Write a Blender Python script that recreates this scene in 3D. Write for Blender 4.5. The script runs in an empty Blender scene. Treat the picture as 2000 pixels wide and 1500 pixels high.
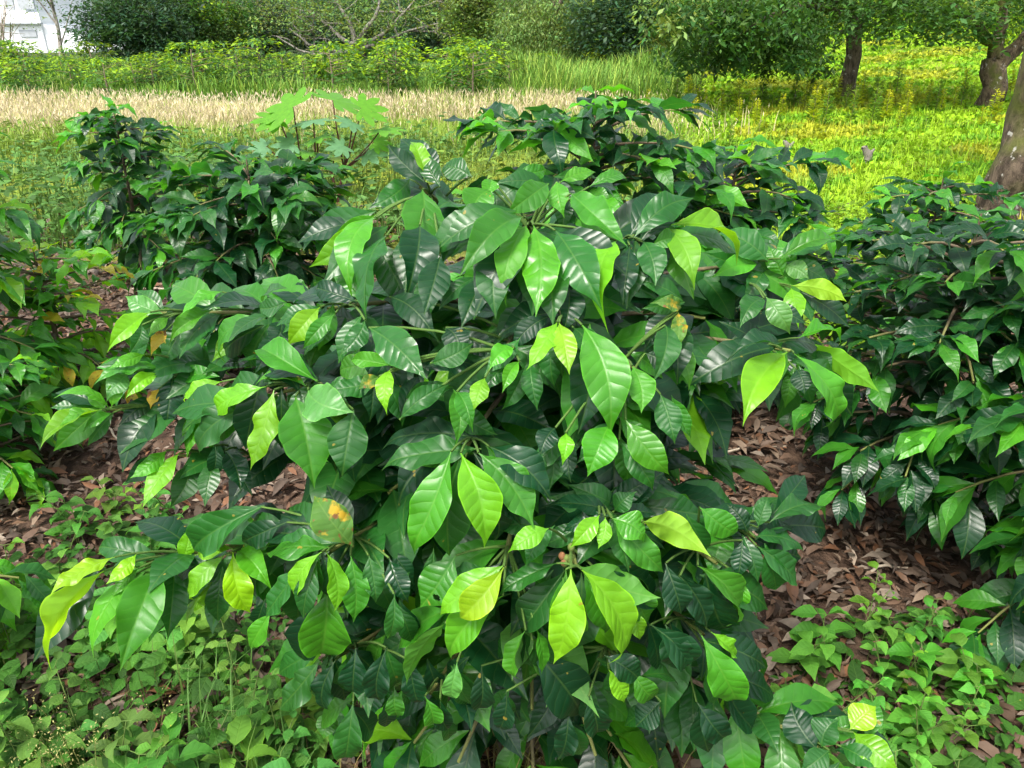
import bpy, math
import numpy as np
from mathutils import Matrix, Vector

# ------------------------------------------------------------------ camera, sky, sun, exposure
SC = bpy.context.scene
COL = SC.collection
FPX, PITCH, CH = 1540.0, math.radians(25.0), 1.6          # focal length in photo pixels, tilt down, eye height
cam = bpy.data.objects.new('camera', bpy.data.cameras.new('camera'))
COL.objects.link(cam)
cam.location = (0, 0, CH)
cam.rotation_euler = (math.pi / 2 - PITCH, 0, 0)
cam.data.sensor_width = 36.0
cam.data.lens = FPX / 2000 * 36
cam.data.clip_start, cam.data.clip_end = 0.05, 1000
SC.camera = cam

SUN_EL, SUN_AZ = math.radians(58), math.radians(-148)     # azimuth from +Y towards +X: a veiled sun high behind the camera's left shoulder
world = bpy.data.worlds.new('World'); SC.world = world; world.use_nodes = True
wn = world.node_tree.nodes; wl = world.node_tree.links
bg = wn['Background']
sky = wn.new('ShaderNodeTexSky'); sky.sky_type = 'NISHITA'; sky.sun_disc = False
sky.sun_elevation = SUN_EL; sky.sun_rotation = SUN_AZ; sky.dust_density = 3.0; sky.air_density = 1.0
hsv = wn.new('ShaderNodeHueSaturation'); hsv.inputs['Saturation'].default_value = 0.35
wl.new(sky.outputs[0], hsv.inputs['Color']); wl.new(hsv.outputs[0], bg.inputs['Color'])
bg.inputs['Strength'].default_value = 0.115
sun = bpy.data.objects.new('sun', bpy.data.lights.new('sun', 'SUN')); COL.objects.link(sun)
sun.data.energy = 1.5; sun.data.angle = math.radians(12); sun.data.color = (1.0, 0.95, 0.86)
sdir = Vector((math.sin(SUN_AZ) * math.cos(SUN_EL), math.cos(SUN_AZ) * math.cos(SUN_EL), math.sin(SUN_EL)))
sun.rotation_euler = sdir.to_track_quat('Z', 'Y').to_euler()
vs = SC.view_settings
vs.view_transform = 'Standard'; vs.look = 'None'; vs.gamma = 1.0; vs.use_curve_mapping = False
vs.exposure = 2.0
try:
    SC.cycles.max_bounces = 6; SC.cycles.diffuse_bounces = 2; SC.cycles.glossy_bounces = 2
    SC.cycles.transmission_bounces = 4; SC.cycles.adaptive_threshold = .02; SC.cycles.volume_bounces = 0
    SC.cycles.use_denoising = True
except Exception:
    pass

R = np.random.default_rng(7)
cP, sP = math.cos(PITCH), math.sin(PITCH)

def rayd(px, py):                                         # direction with unit depth along the view axis
    a = (px - 1000) / FPX; b = (750 - py) / FPX
    return np.array([a, cP + b * sP, -sP + b * cP])
def at(px, py, depth):
    return np.array([0, 0, CH]) + rayd(px, py) * depth
def sstep(a, b, x):
    t = np.clip((x - a) / (b - a), 0, 1); return t * t * (3 - 2 * t)
def gh(x, y):                                             # height of the ground
    x = np.asarray(x, float); y = np.asarray(y, float)
    z = 0.02 * np.sin(x * 1.7 + 1.3 * np.sin(y * .9)) + 0.015 * np.sin(y * 2.3 + x)
    z = z + 0.075 * np.maximum(0, y - 16.5) * sstep(1.5, 7, x)
    z = z + 0.16 * np.maximum(0, y - 46)
    return z
def ground_at(px, py):
    d = rayd(px, py); t = 0.5
    for _ in range(4000):
        p = np.array([0, 0, CH]) + d * t
        if p[2] <= gh(p[0], p[1]): break
        t += 0.004 * max(1, t)
    return p
def at_y(px, py, Y):                                      # point on the pixel's ray at world distance Y
    d = rayd(px, py); return np.array([0, 0, CH]) + d * (Y / d[1])

# ------------------------------------------------------------------ materials
def newmat(name):
    m = bpy.data.materials.new(name); m.use_nodes = True
    nt = m.node_tree
    for n in list(nt.nodes): nt.nodes.remove(n)
    return m, nt
class NT:
    def __init__(s, nt): s.t = nt
    def n(s, typ, **kw):
        x = s.t.nodes.new(typ)
        for k, v in kw.items(): setattr(x, k, v)
        return x
    def l(s, a, b): s.t.links.new(a, b)
    def setin(s, x, i, v):
        if isinstance(v, bpy.types.NodeSocket): s.l(v, x.inputs[i])
        else: x.inputs[i].default_value = v
    def m(s, op, a, b=0.0, c=0.0, clamp=False):
        x = s.n('ShaderNodeMath', operation=op); x.use_clamp = clamp
        for i, v in enumerate((a, b, c)): s.setin(x, i, v)
        return x.outputs[0]
    def mix(s, f, a, b, blend='MIX'):
        x = s.n('ShaderNodeMix', data_type='RGBA', blend_type=blend)
        s.setin(x, 0, f); s.setin(x, 6, a); s.setin(x, 7, b)
        return x.outputs[2]
    def ramp(s, v, a, b, c=0.0, d=1.0):
        x = s.n('ShaderNodeMapRange', interpolation_type='SMOOTHSTEP')
        for i, q in enumerate((v, a, b, c, d)): s.setin(x, i, q)
        return x.outputs[0]
    def noise(s, vec, scale, detail=3.0, rough=.55):
        x = s.n('ShaderNodeTexNoise'); x.inputs['Scale'].default_value = scale
        x.inputs['Detail'].default_value = detail; x.inputs['Roughness'].default_value = rough
        if vec is not None: s.l(vec, x.inputs['Vector'])
        return x
def c4(c): return (c[0], c[1], c[2], 1.0)

def colour_source(g, src):
    if src == 'object':
        return g.n('ShaderNodeObjectInfo').outputs['Color']
    a = g.n('ShaderNodeAttribute'); a.attribute_name = 'Col'
    return a.outputs['Color']

def leaf_mat(name, src, veins=9.0, rough=.23, trans=.38, spec=.42, bump=.26, vein_light=.32, detail=True, sick=False):
    m, nt = newmat(name); g = NT(nt)
    col = colour_source(g, src)
    uvn = g.n('ShaderNodeUVMap'); uvn.uv_map = 'UVMap'
    sx = g.n('ShaderNodeSeparateXYZ'); g.l(uvn.outputs[0], sx.inputs[0])
    u = sx.outputs[0]; ay = g.m('ABSOLUTE', g.m('SUBTRACT', sx.outputs[1], 0.5))
    tc = g.n('ShaderNodeTexCoord').outputs['Object']
    pos = g.n('ShaderNodeNewGeometry')
    rnd = g.n('ShaderNodeObjectInfo').outputs['Random']
    nz = g.noise(pos.outputs['Position'], 28.0, 3.0)
    base = g.mix(1.0, col, g.mix(nz.outputs['Fac'], (.62, .68, .62, 1), (1.38, 1.3, 1.3, 1)), 'MULTIPLY')
    normal = None
    if detail:
        wob = g.m('MULTIPLY', g.m('SUBTRACT', g.noise(pos.outputs['Position'], 22.0, 2.0).outputs['Fac'], .5), .9)
        s = g.m('ADD', g.m('MULTIPLY', g.m('SUBTRACT', u, g.m('MULTIPLY', ay, .62)), veins), g.m('ADD', wob, g.m('MULTIPLY', rnd, 3.0)))
        quilt = g.m('ABSOLUTE', g.m('SINE', g.m('MULTIPLY', s, math.pi)))
        fade = g.ramp(ay, .0, .03)
        lat = g.m('MULTIPLY', g.ramp(quilt, .0, .17, 1, 0), .55)
        mid = g.ramp(ay, .004, .011, 1, 0)
        vein = g.m('MAXIMUM', lat, mid)
        lighter = g.mix(1.0, g.mix(.5, base, (.10, .16, .035, 1)), (1.5, 1.5, 1.3, 1), 'MULTIPLY')
        base = g.mix(g.m('MULTIPLY', vein, vein_light), base, lighter)
        if src == 'object':
            at_ = g.n('ShaderNodeAttribute'); at_.attribute_name = 'Col'; sv = g.n('ShaderNodeSeparateColor'); g.l(at_.outputs['Color'], sv.inputs[0])
            rim = g.ramp(sv.outputs[0], .90, .99)
            base = g.mix(g.m('MULTIPLY', rim, .45), base, g.mix(1.0, base, (2.2, 1.9, 1.4, 1), 'MULTIPLY'))
        big = g.noise(pos.outputs['Position'], 9.0, 2.0)
        base = g.mix(1.0, base, g.mix(big.outputs['Fac'], (.7, .75, .8, 1), (1.35, 1.25, 1.1, 1)), 'MULTIPLY')
        hgt = g.m('ADD', g.m('MULTIPLY', g.m('POWER', quilt, .7), fade), g.m('MULTIPLY', nz.outputs['Fac'], .35))
        fine = g.noise(pos.outputs['Position'], 160.0, 2.0)
        hgt = g.m('ADD', hgt, g.m('MULTIPLY', fine.outputs['Fac'], .18))
        b = g.n('ShaderNodeBump'); b.inputs['Strength'].default_value = bump; b.inputs['Distance'].default_value = .0035
        g.l(hgt, b.inputs['Height']); normal = b.outputs[0]
    if sick:
        n2 = g.noise(pos.outputs['Position'], 34.0, 4.0)
        spots = g.ramp(n2.outputs['Fac'], .54, .66)
        base = g.mix(spots, base, (.42, .27, .015, 1))
        n3 = g.noise(pos.outputs['Position'], 60.0, 3.0)
        base = g.mix(g.ramp(n3.outputs['Fac'], .58, .66), base, (.16, .07, .02, 1))
    else:
        n2 = g.noise(pos.outputs['Position'], 45.0, 2.0)            # a few rust flecks
        base = g.mix(g.m('MULTIPLY', g.ramp(n2.outputs['Fac'], .735, .76), .7), base, (.30, .22, .03, 1))
    under = g.mix(.35, base, (.12, .24, .06, 1))                     # the paler underside of the blade
    full = g.mix(g.m('MULTIPLY', pos.outputs['Backfacing'], .8), base, under)
    p = g.n('ShaderNodeBsdfPrincipled')
    g.l(full, p.inputs['Base Color'])
    r0 = g.m('ADD', g.m('MULTIPLY', pos.outputs['Backfacing'], .22), g.m('ADD', g.m('ADD', rough - .03, g.m('MULTIPLY', rnd, .2)), g.m('MULTIPLY', nz.outputs['Fac'], .2)))
    g.l(r0, p.inputs['Roughness'])
    p.inputs['Specular IOR Level'].default_value = spec
    t = g.n('ShaderNodeBsdfTranslucent')
    g.l(g.mix(1.0, base, (2.5, 2.1, .9, 1), 'MULTIPLY'), t.inputs['Color'])
    if normal is not None: g.l(normal, p.inputs['Normal'])
    mx = g.n('ShaderNodeMixShader'); mx.inputs[0].default_value = trans
    g.l(p.outputs[0], mx.inputs[1]); g.l(t.outputs[0], mx.inputs[2])
    o = g.n('ShaderNodeOutputMaterial'); g.l(mx.outputs[0], o.inputs[0])
    return m

def plain_mat(name, src=None, c1=(.2, .2, .2), c2=None, scale=20., rough=.8, bump=.3, dist=.005, spec=.3, trans=0., stretch=None):
    m, nt = newmat(name); g = NT(nt)
    pos = g.n('ShaderNodeNewGeometry').outputs['Position'] if src is None else g.n('ShaderNodeNewGeometry').outputs['Position']
    if stretch:
        mp = g.n('ShaderNodeMapping'); mp.inputs['Scale'].default_value = stretch; g.l(pos, mp.inputs[0]); pos = mp.outputs[0]
    nz = g.noise(pos, scale, 5.0, .6)
    if src:
        base = g.mix(1.0, colour_source(g, src), g.mix(nz.outputs['Fac'], (.55, .55, .55, 1), (1.45, 1.45, 1.45, 1)), 'MULTIPLY')
    else:
        base = g.mix(g.ramp(nz.outputs['Fac'], .3, .7), c4(c1), c4(c2 or c1))
    p = g.n('ShaderNodeBsdfPrincipled'); g.l(base, p.inputs['Base Color'])
    p.inputs['Roughness'].default_value = rough; p.inputs['Specular IOR Level'].default_value = spec
    if bump:
        b = g.n('ShaderNodeBump'); b.inputs['Strength'].default_value = bump; b.inputs['Distance'].default_value = dist
        g.l(nz.outputs['Fac'], b.inputs['Height']); g.l(b.outputs[0], p.inputs['Normal'])
    sh = p.outputs[0]
    if trans:
        t = g.n('ShaderNodeBsdfTranslucent'); g.l(base, t.inputs['Color'])
        mx = g.n('ShaderNodeMixShader'); mx.inputs[0].default_value = trans
        g.l(sh, mx.inputs[1]); g.l(t.outputs[0], mx.inputs[2]); sh = mx.outputs[0]
    o = g.n('ShaderNodeOutputMaterial'); g.l(sh, o.inputs[0])
    return m

M_LEAF = leaf_mat('coffee_leaf', 'object')
M_LEAF_S = leaf_mat('coffee_leaf_mass', 'attr', bump=.2)
M_SICK = leaf_mat('coffee_leaf_yellowed', 'object', sick=True, rough=.42)
M_WEED = leaf_mat('weed_leaf', 'object', veins=6, rough=.5, trans=.3, bump=.3, spec=.25)
M_WEED_S = leaf_mat('weed_leaf_mass', 'attr', veins=6, rough=.5, trans=.3, bump=.3, spec=.25)
M_TREE = leaf_mat('tree_leaf', 'attr', detail=False, rough=.45, trans=.3, spec=.3)
M_GRASS = plain_mat('grass_blade', 'attr', rough=.6, bump=0, trans=.3, spec=.2, scale=9.)
M_BARK = plain_mat('bark', 'attr', rough=.85, bump=.8, dist=.004, scale=60., stretch=(1, 1, .35))
def bark_mat():
    m, nt = newmat('tree_bark'); g = NT(nt); pos = g.n('ShaderNodeNewGeometry').outputs['Position']
    mp = g.n('ShaderNodeMapping'); mp.inputs['Scale'].default_value = (1, 1, .35); g.l(pos, mp.inputs[0])
    n1 = g.noise(mp.outputs[0], 16., 6., .7); n2 = g.noise(pos, 11., 3.); n3 = g.noise(pos, 2.2, 3.)
    base = g.mix(1.0, colour_source(g, 'attr'), g.mix(g.ramp(n1.outputs['Fac'], .35, .65), (.35, .33, .3, 1), (1.5, 1.45, 1.4, 1)), 'MULTIPLY')
    base = g.mix(g.ramp(n3.outputs['Fac'], .5, .68), base, (.075, .085, .018, 1))                 # moss
    base = g.mix(g.m('MULTIPLY', g.ramp(n2.outputs['Fac'], .62, .68), .8), base, (.34, .33, .29, 1))   # lichen
    p = g.n('ShaderNodeBsdfPrincipled'); g.l(base, p.inputs['Base Color']); p.inputs['Roughness'].default_value = .9; p.inputs['Specular IOR Level'].default_value = .2
    b = g.n('ShaderNodeBump'); b.inputs['Strength'].default_value = 1.; b.inputs['Distance'].default_value = .04; g.l(n1.outputs['Fac'], b.inputs['Height']); g.l(b.outputs[0], p.inputs['Normal'])
    o = g.n('ShaderNodeOutputMaterial'); g.l(p.outputs[0], o.inputs[0]); return m
M_TRUNK = bark_mat()
M_LITTER = plain_mat('dry_leaf', 'object', rough=.65, bump=.3, scale=50., trans=.06)
M_LITTER_S = plain_mat('dry_leaf_mass', 'attr', rough=.65, bump=.3, scale=50., trans=.06)
M_CASTOR = leaf_mat('castor_leaf', 'object', detail=False, rough=.42, trans=.4, spec=.4)

# ------------------------------------------------------------------ mesh helpers
class Acc:
    """collects quads with uv and colour, then builds one mesh"""
    def __init__(s): s.v, s.f, s.uv, s.c, s.k = [], [], [], [], 0
    def add(s, v, f, uv=None, c=(.2, .2, .2)):
        v = np.asarray(v, float).reshape(-1, 3); f = np.asarray(f, int).reshape(-1, 4)
        if uv is None: uv = np.zeros((len(v), 2))
        c = np.asarray(c, float)
        if c.ndim == 1: c = np.tile(c, (len(v), 1))
        s.v.append(v); s.f.append(f + s.k); s.uv.append(uv); s.c.append(c); s.k += len(v)
    def inst(s, T, A, L, c):
        """T = (v, f, uv); A (N,3,3) column axes, L (N,3), c (N,3)"""
        v, f, uv = T; N = len(L)
        if N == 0: return
        V = np.einsum('nij,kj->nki', A, v) + np.asarray(L)[:, None, :]
        F = f[None] + (np.arange(N) * len(v))[:, None, None]
        s.add(V.reshape(-1, 3), F.reshape(-1, 4), np.tile(uv, (N, 1)), np.repeat(np.asarray(c), len(v), 0))
    def tube(s, pts, rad, seg=6, c=(.2, .15, .1)):
        pts = np.asarray(pts, float); n = len(pts)
        rad = np.broadcast_to(np.asarray(rad, float), (n,)) if np.ndim(rad) else np.full(n, rad)
        d = np.gradient(pts, axis=0); d /= np.linalg.norm(d, axis=1)[:, None] + 1e-9
        ref = np.array([0, 0, 1.]) if abs(d[0][2]) < .8 else np.array([1., 0, 0])
        V = []
        a = np.arange(seg) * 2 * math.pi / seg
        for i in range(n):
            x = np.cross(d[i], ref); x /= np.linalg.norm(x) + 1e-9
            y = np.cross(d[i], x); ref = np.cross(x, d[i])
            V.append(pts[i] + rad[i] * (np.cos(a)[:, None] * x + np.sin(a)[:, None] * y))
        F = [(i * seg + j, i * seg + (j + 1) % seg, (i + 1) * seg + (j + 1) % seg, (i + 1) * seg + j) for i in range(n - 1) for j in range(seg)]
        c = np.asarray(c, float)
        if c.ndim == 2: c = np.repeat(c, seg, 0)
        s.add(np.concatenate(V), F, None, c)
    def mesh(s, name, mat, smooth=True):
        v = np.concatenate(s.v); f = np.concatenate(s.f); uv = np.concatenate(s.uv); c = np.concatenate(s.c)
        return np_mesh(name, v, f, uv, c, mat, smooth)

def np_mesh(name, v, f, uv, c, mat, smooth=True):
    me = bpy.data.meshes.new(name)
    me.vertices.add(len(v)); me.vertices.foreach_set('co', np.ascontiguousarray(v, np.float32).ravel())
    me.loops.add(len(f) * 4); me.loops.foreach_set('vertex_index', np.ascontiguousarray(f, np.int32).ravel())
    me.polygons.add(len(f)); me.polygons.foreach_set('loop_start', np.arange(len(f), dtype=np.int32) * 4)
    me.polygons.foreach_set('use_smooth', np.full(len(f), smooth, bool))
    me.update(calc_edges=True)
    if uv is not None:
        l = me.uv_layers.new(name='UVMap'); l.data.foreach_set('uv', np.ascontiguousarray(uv[f.ravel()], np.float32).ravel())
    if c is not None:
        a = me.color_attributes.new('Col', 'FLOAT_COLOR', 'POINT')
        a.data.foreach_set('color', np.ascontiguousarray(np.hstack([c, np.ones((len(c), 1))]), np.float32).ravel())
    if mat: me.materials.append(mat)
    return me

def add(name, me, parent=None, mat4=None, color=None):
    o = bpy.data.objects.new(name, me); COL.objects.link(o)
    if parent is not None:
        o.parent = parent
        off = Matrix.Translation(-Vector(parent.location))
        o.matrix_basis = off @ mat4 if mat4 is not None else off
    elif mat4 is not None: o.matrix_basis = mat4
    if color is not None: o.color = (color[0], color[1], color[2], 1)
    return o
def thing(name, label, cat, loc, group=None):
    o = bpy.data.objects.new(name, None); COL.objects.link(o); o.location = Vector(loc); o.empty_display_size = .1
    o['label'] = label; o['category'] = cat
    if group: o['group'] = group
    return o
def tag(o, label=None, cat=None, group=None, kind=None):
    for k, v in (('label', label), ('category', cat), ('group', group), ('kind', kind)):
        if v: o[k] = v
    return o
def copy_tree(root, loc, rz, sc):
    r = root.copy(); COL.objects.link(r); r.location = Vector(loc); r.rotation_euler = (0, 0, rz); r.scale = (sc,) * 3
    for ch in root.children:
        c = ch.copy(); COL.objects.link(c); c.parent = r
        for g in ch.children:
            d = g.copy(); COL.objects.link(d); d.parent = c
    return r

def unit(v): v = np.asarray(v, float); return v / (np.linalg.norm(v, axis=-1, keepdims=True) + 1e-12)

# leaf blades: length 1 along X, about .4 wide along Y, +Z is the upper face
PU = [0, .03, .07, .13, .2, .3, .4, .5, .6, .7, .78, .85, .9, .94, .97, 1]
PF = [.03, .035, .10, .31, .56, .83, .97, 1, .94, .76, .54, .31, .16, .08, .04, .0]
OF = [.03, .05, .3, .68, .92, 1, .98, .9, .78, .62, .46, .31, .2, .11, .05, .0]
def leaf_t(nu, nv, rng, arch=.1, wave=.02, fold=.1, quilt=.006, bend=.03, half=.2, prof=PF, veins=9., hole=None, tipcurl=0., nib=0., twist=0., ripple=0.):
    us = np.linspace(0, 1, nu + 1); f = np.interp(us, PU, prof)
    if nu > 10:
        k = np.array([.25, .5, .25]); f2 = np.convolve(np.pad(f, 1, 'edge'), k, 'valid'); f2[0], f2[-1] = f[0], f[-1]; f = f2
    vv = np.linspace(-1, 1, nv + 1)
    ph1, ph2 = rng.uniform(0, 6.28, 2); fr = rng.uniform(2.0, 3.4)
    U, V = np.meshgrid(us, vv, indexing='ij'); F = np.repeat(f[:, None], nv + 1, 1)
    edge = 1 + nib * np.sin(U * 31 + np.sign(V) * 1.3 + ph1) * np.abs(V)
    Y = V * F * half * edge
    ay = np.abs(Y)
    Z = arch * 4 * U * (1 - U) - tipcurl * np.maximum(0, U - .75) ** 2 * 4
    Z = Z + fold * ay * (1 - .5 * U) + np.where(V > 0, np.sin(fr * 6.28 * U + ph1), np.sin(fr * 6.28 * U + ph2)) * wave * np.abs(V) ** 2 * F
    s = veins * (U - .62 * ay)
    Z = Z + quilt * np.abs(np.sin(math.pi * s)) ** .8 * np.minimum(1, ay / .04) * (1 - .5 * np.abs(V) ** 3)
    Yb = Y + bend * 4 * U * (1 - U)
    Z = Z + ripple * np.abs(V) ** 3 * F * np.sin(U * (veins * 3.3) + np.sign(V) * ph2 + ph1)
    tw = twist * (U - .35); mid = arch * 4 * U * (1 - U) - tipcurl * np.maximum(0, U - .75) ** 2 * 4; yc = bend * 4 * U * (1 - U)
    dy, dz = Yb - yc, Z - mid; Yb = yc + dy * np.cos(tw) - dz * np.sin(tw); Z = mid + dy * np.sin(tw) + dz * np.cos(tw)
    v = np.stack([U, Yb, Z], -1).reshape(-1, 3); uv = np.stack([U, .5 + Y], -1).reshape(-1, 2)
    n1 = nv + 1
    fs = []
    for i in range(nu):
        for j in range(nv):
            if hole is not None:
                cu, cy = (us[i] + us[i + 1]) / 2, (vv[j] + vv[j + 1]) / 2 * half
                if (cu - hole[0]) ** 2 + (cy - hole[1]) ** 2 < hole[2] ** 2: continue
            fs.append((i * n1 + j, (i + 1) * n1 + j, (i + 1) * n1 + j + 1, i * n1 + j + 1))
    return v, np.array(fs), uv

def variants(n, nu, nv, rng, name, mat, young=False, **kw):
    out = []
    for i in range(n):
        q = dict(arch=rng.uniform(.04, .22), wave=rng.uniform(.012, .05), twist=rng.uniform(-1.1, 1.1), ripple=rng.uniform(.002, .013), fold=rng.choice([-.1, .1, .3, .5, .7]), quilt=rng.choice([.001, .002, .003, .006]),
                 bend=rng.uniform(-.09, .09), tipcurl=rng.uniform(-.2, .9), nib=rng.uniform(.0, .02)); q.update(kw)
        T = leaf_t(nu, nv, rng, **q)
        V = np.tile(np.abs(np.linspace(-1, 1, nv + 1)), nu + 1)
        out.append((T, np_mesh(name, T[0], T[1], T[2], np.stack([V, V, V], -1), mat)))
    return out
HI = variants(24, 44, 10, R, 'coffee_leaf_blade', M_LEAF)
HOLED = leaf_t(44, 16, R, hole=(.66, .075, .05)); HOLED = np_mesh('coffee_leaf_blade', *HOLED, None, M_LEAF)
SICK = variants(4, 30, 8, R, 'yellowed_leaf_blade', M_SICK, wave=.05, fold=.5)
MID = variants(10, 14, 6, R, 'coffee_leaf_blade', M_LEAF, quilt=.0)
MIDS = variants(3, 14, 6, R, 'yellowed_leaf_blade', M_SICK, quilt=.0)
LOW = [leaf_t(8, 4, R, arch=R.uniform(.06, .18), wave=.03, fold=R.uniform(0, .4), quilt=0, bend=R.uniform(-.05, .05)) for _ in range(5)]
WEEDL = variants(6, 8, 4, R, 'weed_leaf_blade', M_WEED, quilt=0, half=.31, prof=OF, nib=.05)
WEEDT = [leaf_t(6, 2, R, arch=.08, wave=.02, fold=.25, quilt=0, half=.3, prof=OF) for _ in range(3)]
QUAD = leaf_t(2, 1, R, arch=.1, wave=0, fold=0, quilt=0, bend=0, half=.25); QUAD[0][:, 1] *= 1.0
QUADV = np.array([[0, 0, 0], [.5, -.23, .08], [1, 0, 0], [.5, .23, .08]], float)
QUAD = (QUADV, np.array([[0, 1, 2, 3]]), np.array([[0, .5], [.5, .3], [1, .5], [.5, .7]]))
BLADE = (np.array([[0, -.5, 0], [0, .5, 0], [.45, -.42, .0], [.45, .42, .0], [.8, -.25, -.06], [.8, .25, -.06], [1, -.02, -.16], [1, .02, -.16]], float),
         np.array([[0, 2, 3, 1], [2, 4, 5, 3], [4, 6, 7, 5]]), np.zeros((8, 2)))

def frame(axis, nrm):
    """arrays of unit axis and wished normal -> x, y, z unit vectors"""
    x = unit(axis); z = nrm - (np.sum(nrm * x, -1, keepdims=True)) * x; z = unit(z); y = np.cross(z, x)
    return x, y, z
def leaf_matrix(B, T, nrm, width):
    ax = T - B; L = np.linalg.norm(ax)
    x, y, z = frame(ax, nrm)
    m = Matrix.Identity(4)
    for i in range(3):
        m[i][0] = x[i] * L; m[i][1] = y[i] * width / .4; m[i][2] = z[i] * L; m[i][3] = B[i]
    return m

# colours of leaves (real base colours)
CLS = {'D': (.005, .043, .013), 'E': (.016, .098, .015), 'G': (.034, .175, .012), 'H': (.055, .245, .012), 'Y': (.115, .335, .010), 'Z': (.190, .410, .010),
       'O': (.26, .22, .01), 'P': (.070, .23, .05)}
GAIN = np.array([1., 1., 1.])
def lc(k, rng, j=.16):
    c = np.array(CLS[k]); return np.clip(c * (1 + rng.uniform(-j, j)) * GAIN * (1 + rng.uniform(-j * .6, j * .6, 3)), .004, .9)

# ------------------------------------------------------------------ ground
def build_ground():
    ys = np.concatenate([np.linspace(-4, 8, 90), np.linspace(8.3, 30, 70), np.linspace(31, 60, 30), np.linspace(64, 128, 14)])
    xs = np.concatenate([np.linspace(-108, -45, 10), np.linspace(-40, -6, 40), np.linspace(-5.8, 5.8, 80), np.linspace(6, 40, 40), np.linspace(45, 108, 10)])
    X, Y = np.meshgrid(xs, ys, indexing='ij')
    Z = gh(X, Y)
    near = sstep(9, 6, Y)
    Z = Z + near * .012 * (np.sin(X * 9 + Y * 3) + np.sin(Y * 11 - X * 5))
    v = np.stack([X, Y, Z], -1).reshape(-1, 3); ny = len(ys)
    i, j = np.meshgrid(np.arange(len(xs) - 1), np.arange(ny - 1), indexing='ij'); a = (i * ny + j).ravel()
    f = np.stack([a, a + ny, a + ny + 1, a + 1], -1)
    m, nt = newmat('soil_and_turf'); g = NT(nt)
    pos = g.n('ShaderNodeNewGeometry').outputs['Position']
    sp = g.n('ShaderNodeSeparateXYZ'); g.l(pos, sp.inputs[0])
    n1 = g.noise(pos, 14., 6., .65); n2 = g.noise(pos, 1.1, 4.); n3 = g.noise(pos, 55., 4.)
    soil = g.mix(g.ramp(n1.outputs['Fac'], .3, .7), (.022, .013, .008, 1), (.09, .055, .036, 1))
    turf = g.mix(g.ramp(n2.outputs['Fac'], .35, .65), (.10, .15, .012, 1), (.22, .26, .025, 1))
    turf = g.mix(g.ramp(n1.outputs['Fac'], .55, .75), turf, (.16, .12, .06, 1))
    edge = g.m('ADD', sp.outputs[1], g.m('MULTIPLY', n2.outputs['Fac'], 2.0))
    col = g.mix(g.ramp(edge, 5.6, 7.6), soil, turf)
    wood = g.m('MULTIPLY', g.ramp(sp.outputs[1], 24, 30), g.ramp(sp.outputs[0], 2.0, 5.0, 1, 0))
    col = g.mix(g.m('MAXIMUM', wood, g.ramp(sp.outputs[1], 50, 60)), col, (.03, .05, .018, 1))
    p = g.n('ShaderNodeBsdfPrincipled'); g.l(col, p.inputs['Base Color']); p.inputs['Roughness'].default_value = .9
    p.inputs['Specular IOR Level'].default_value = .2
    b = g.n('ShaderNodeBump'); b.inputs['Strength'].default_value = .9; b.inputs['Distance'].default_value = .03
    g.l(g.m('ADD', n1.outputs['Fac'], g.m('MULTIPLY', n3.outputs['Fac'], .4)), b.inputs['Height']); g.l(b.outputs[0], p.inputs['Normal'])
    o = g.n('ShaderNodeOutputMaterial'); g.l(p.outputs[0], o.inputs[0])
    return tag(add('ground', np_mesh('ground', v, f, None, None, m)), kind='structure')
GROUND = build_ground()

# ------------------------------------------------------------------ the white building far at the back left
def box(a, lo, hi, c):
    x0, y0, z0 = lo; x1, y1, z1 = hi
    v = [(x0, y0, z0), (x1, y0, z0), (x1, y1, z0), (x0, y1, z0), (x0, y0, z1), (x1, y0, z1), (x1, y1, z1), (x0, y1, z1)]
    a.add(v, [(0, 3, 2, 1), (4, 5, 6, 7), (0, 1, 5, 4), (1, 2, 6, 5), (2, 3, 7, 6), (3, 0, 4, 7)], None, c)
def part_box(name, lo, hi, mat, parent, bev=.0):
    a = Acc(); box(a, lo, hi, (.8, .8, .8)); return add(name, a.mesh(name, mat, False), parent)
M_WHITE = plain_mat('white_render', None, (.72, .74, .75), (.82, .83, .83), scale=1.2, rough=.7, bump=.05)
M_GLASS = plain_mat('window_glass', None, (.08, .17, .30), (.12, .24, .40), scale=.6, rough=.08, bump=0, spec=.8)
M_METAL = plain_mat('grey_metal', None, (.30, .32, .34), (.38, .40, .42), scale=3., rough=.4, bump=0)
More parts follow.
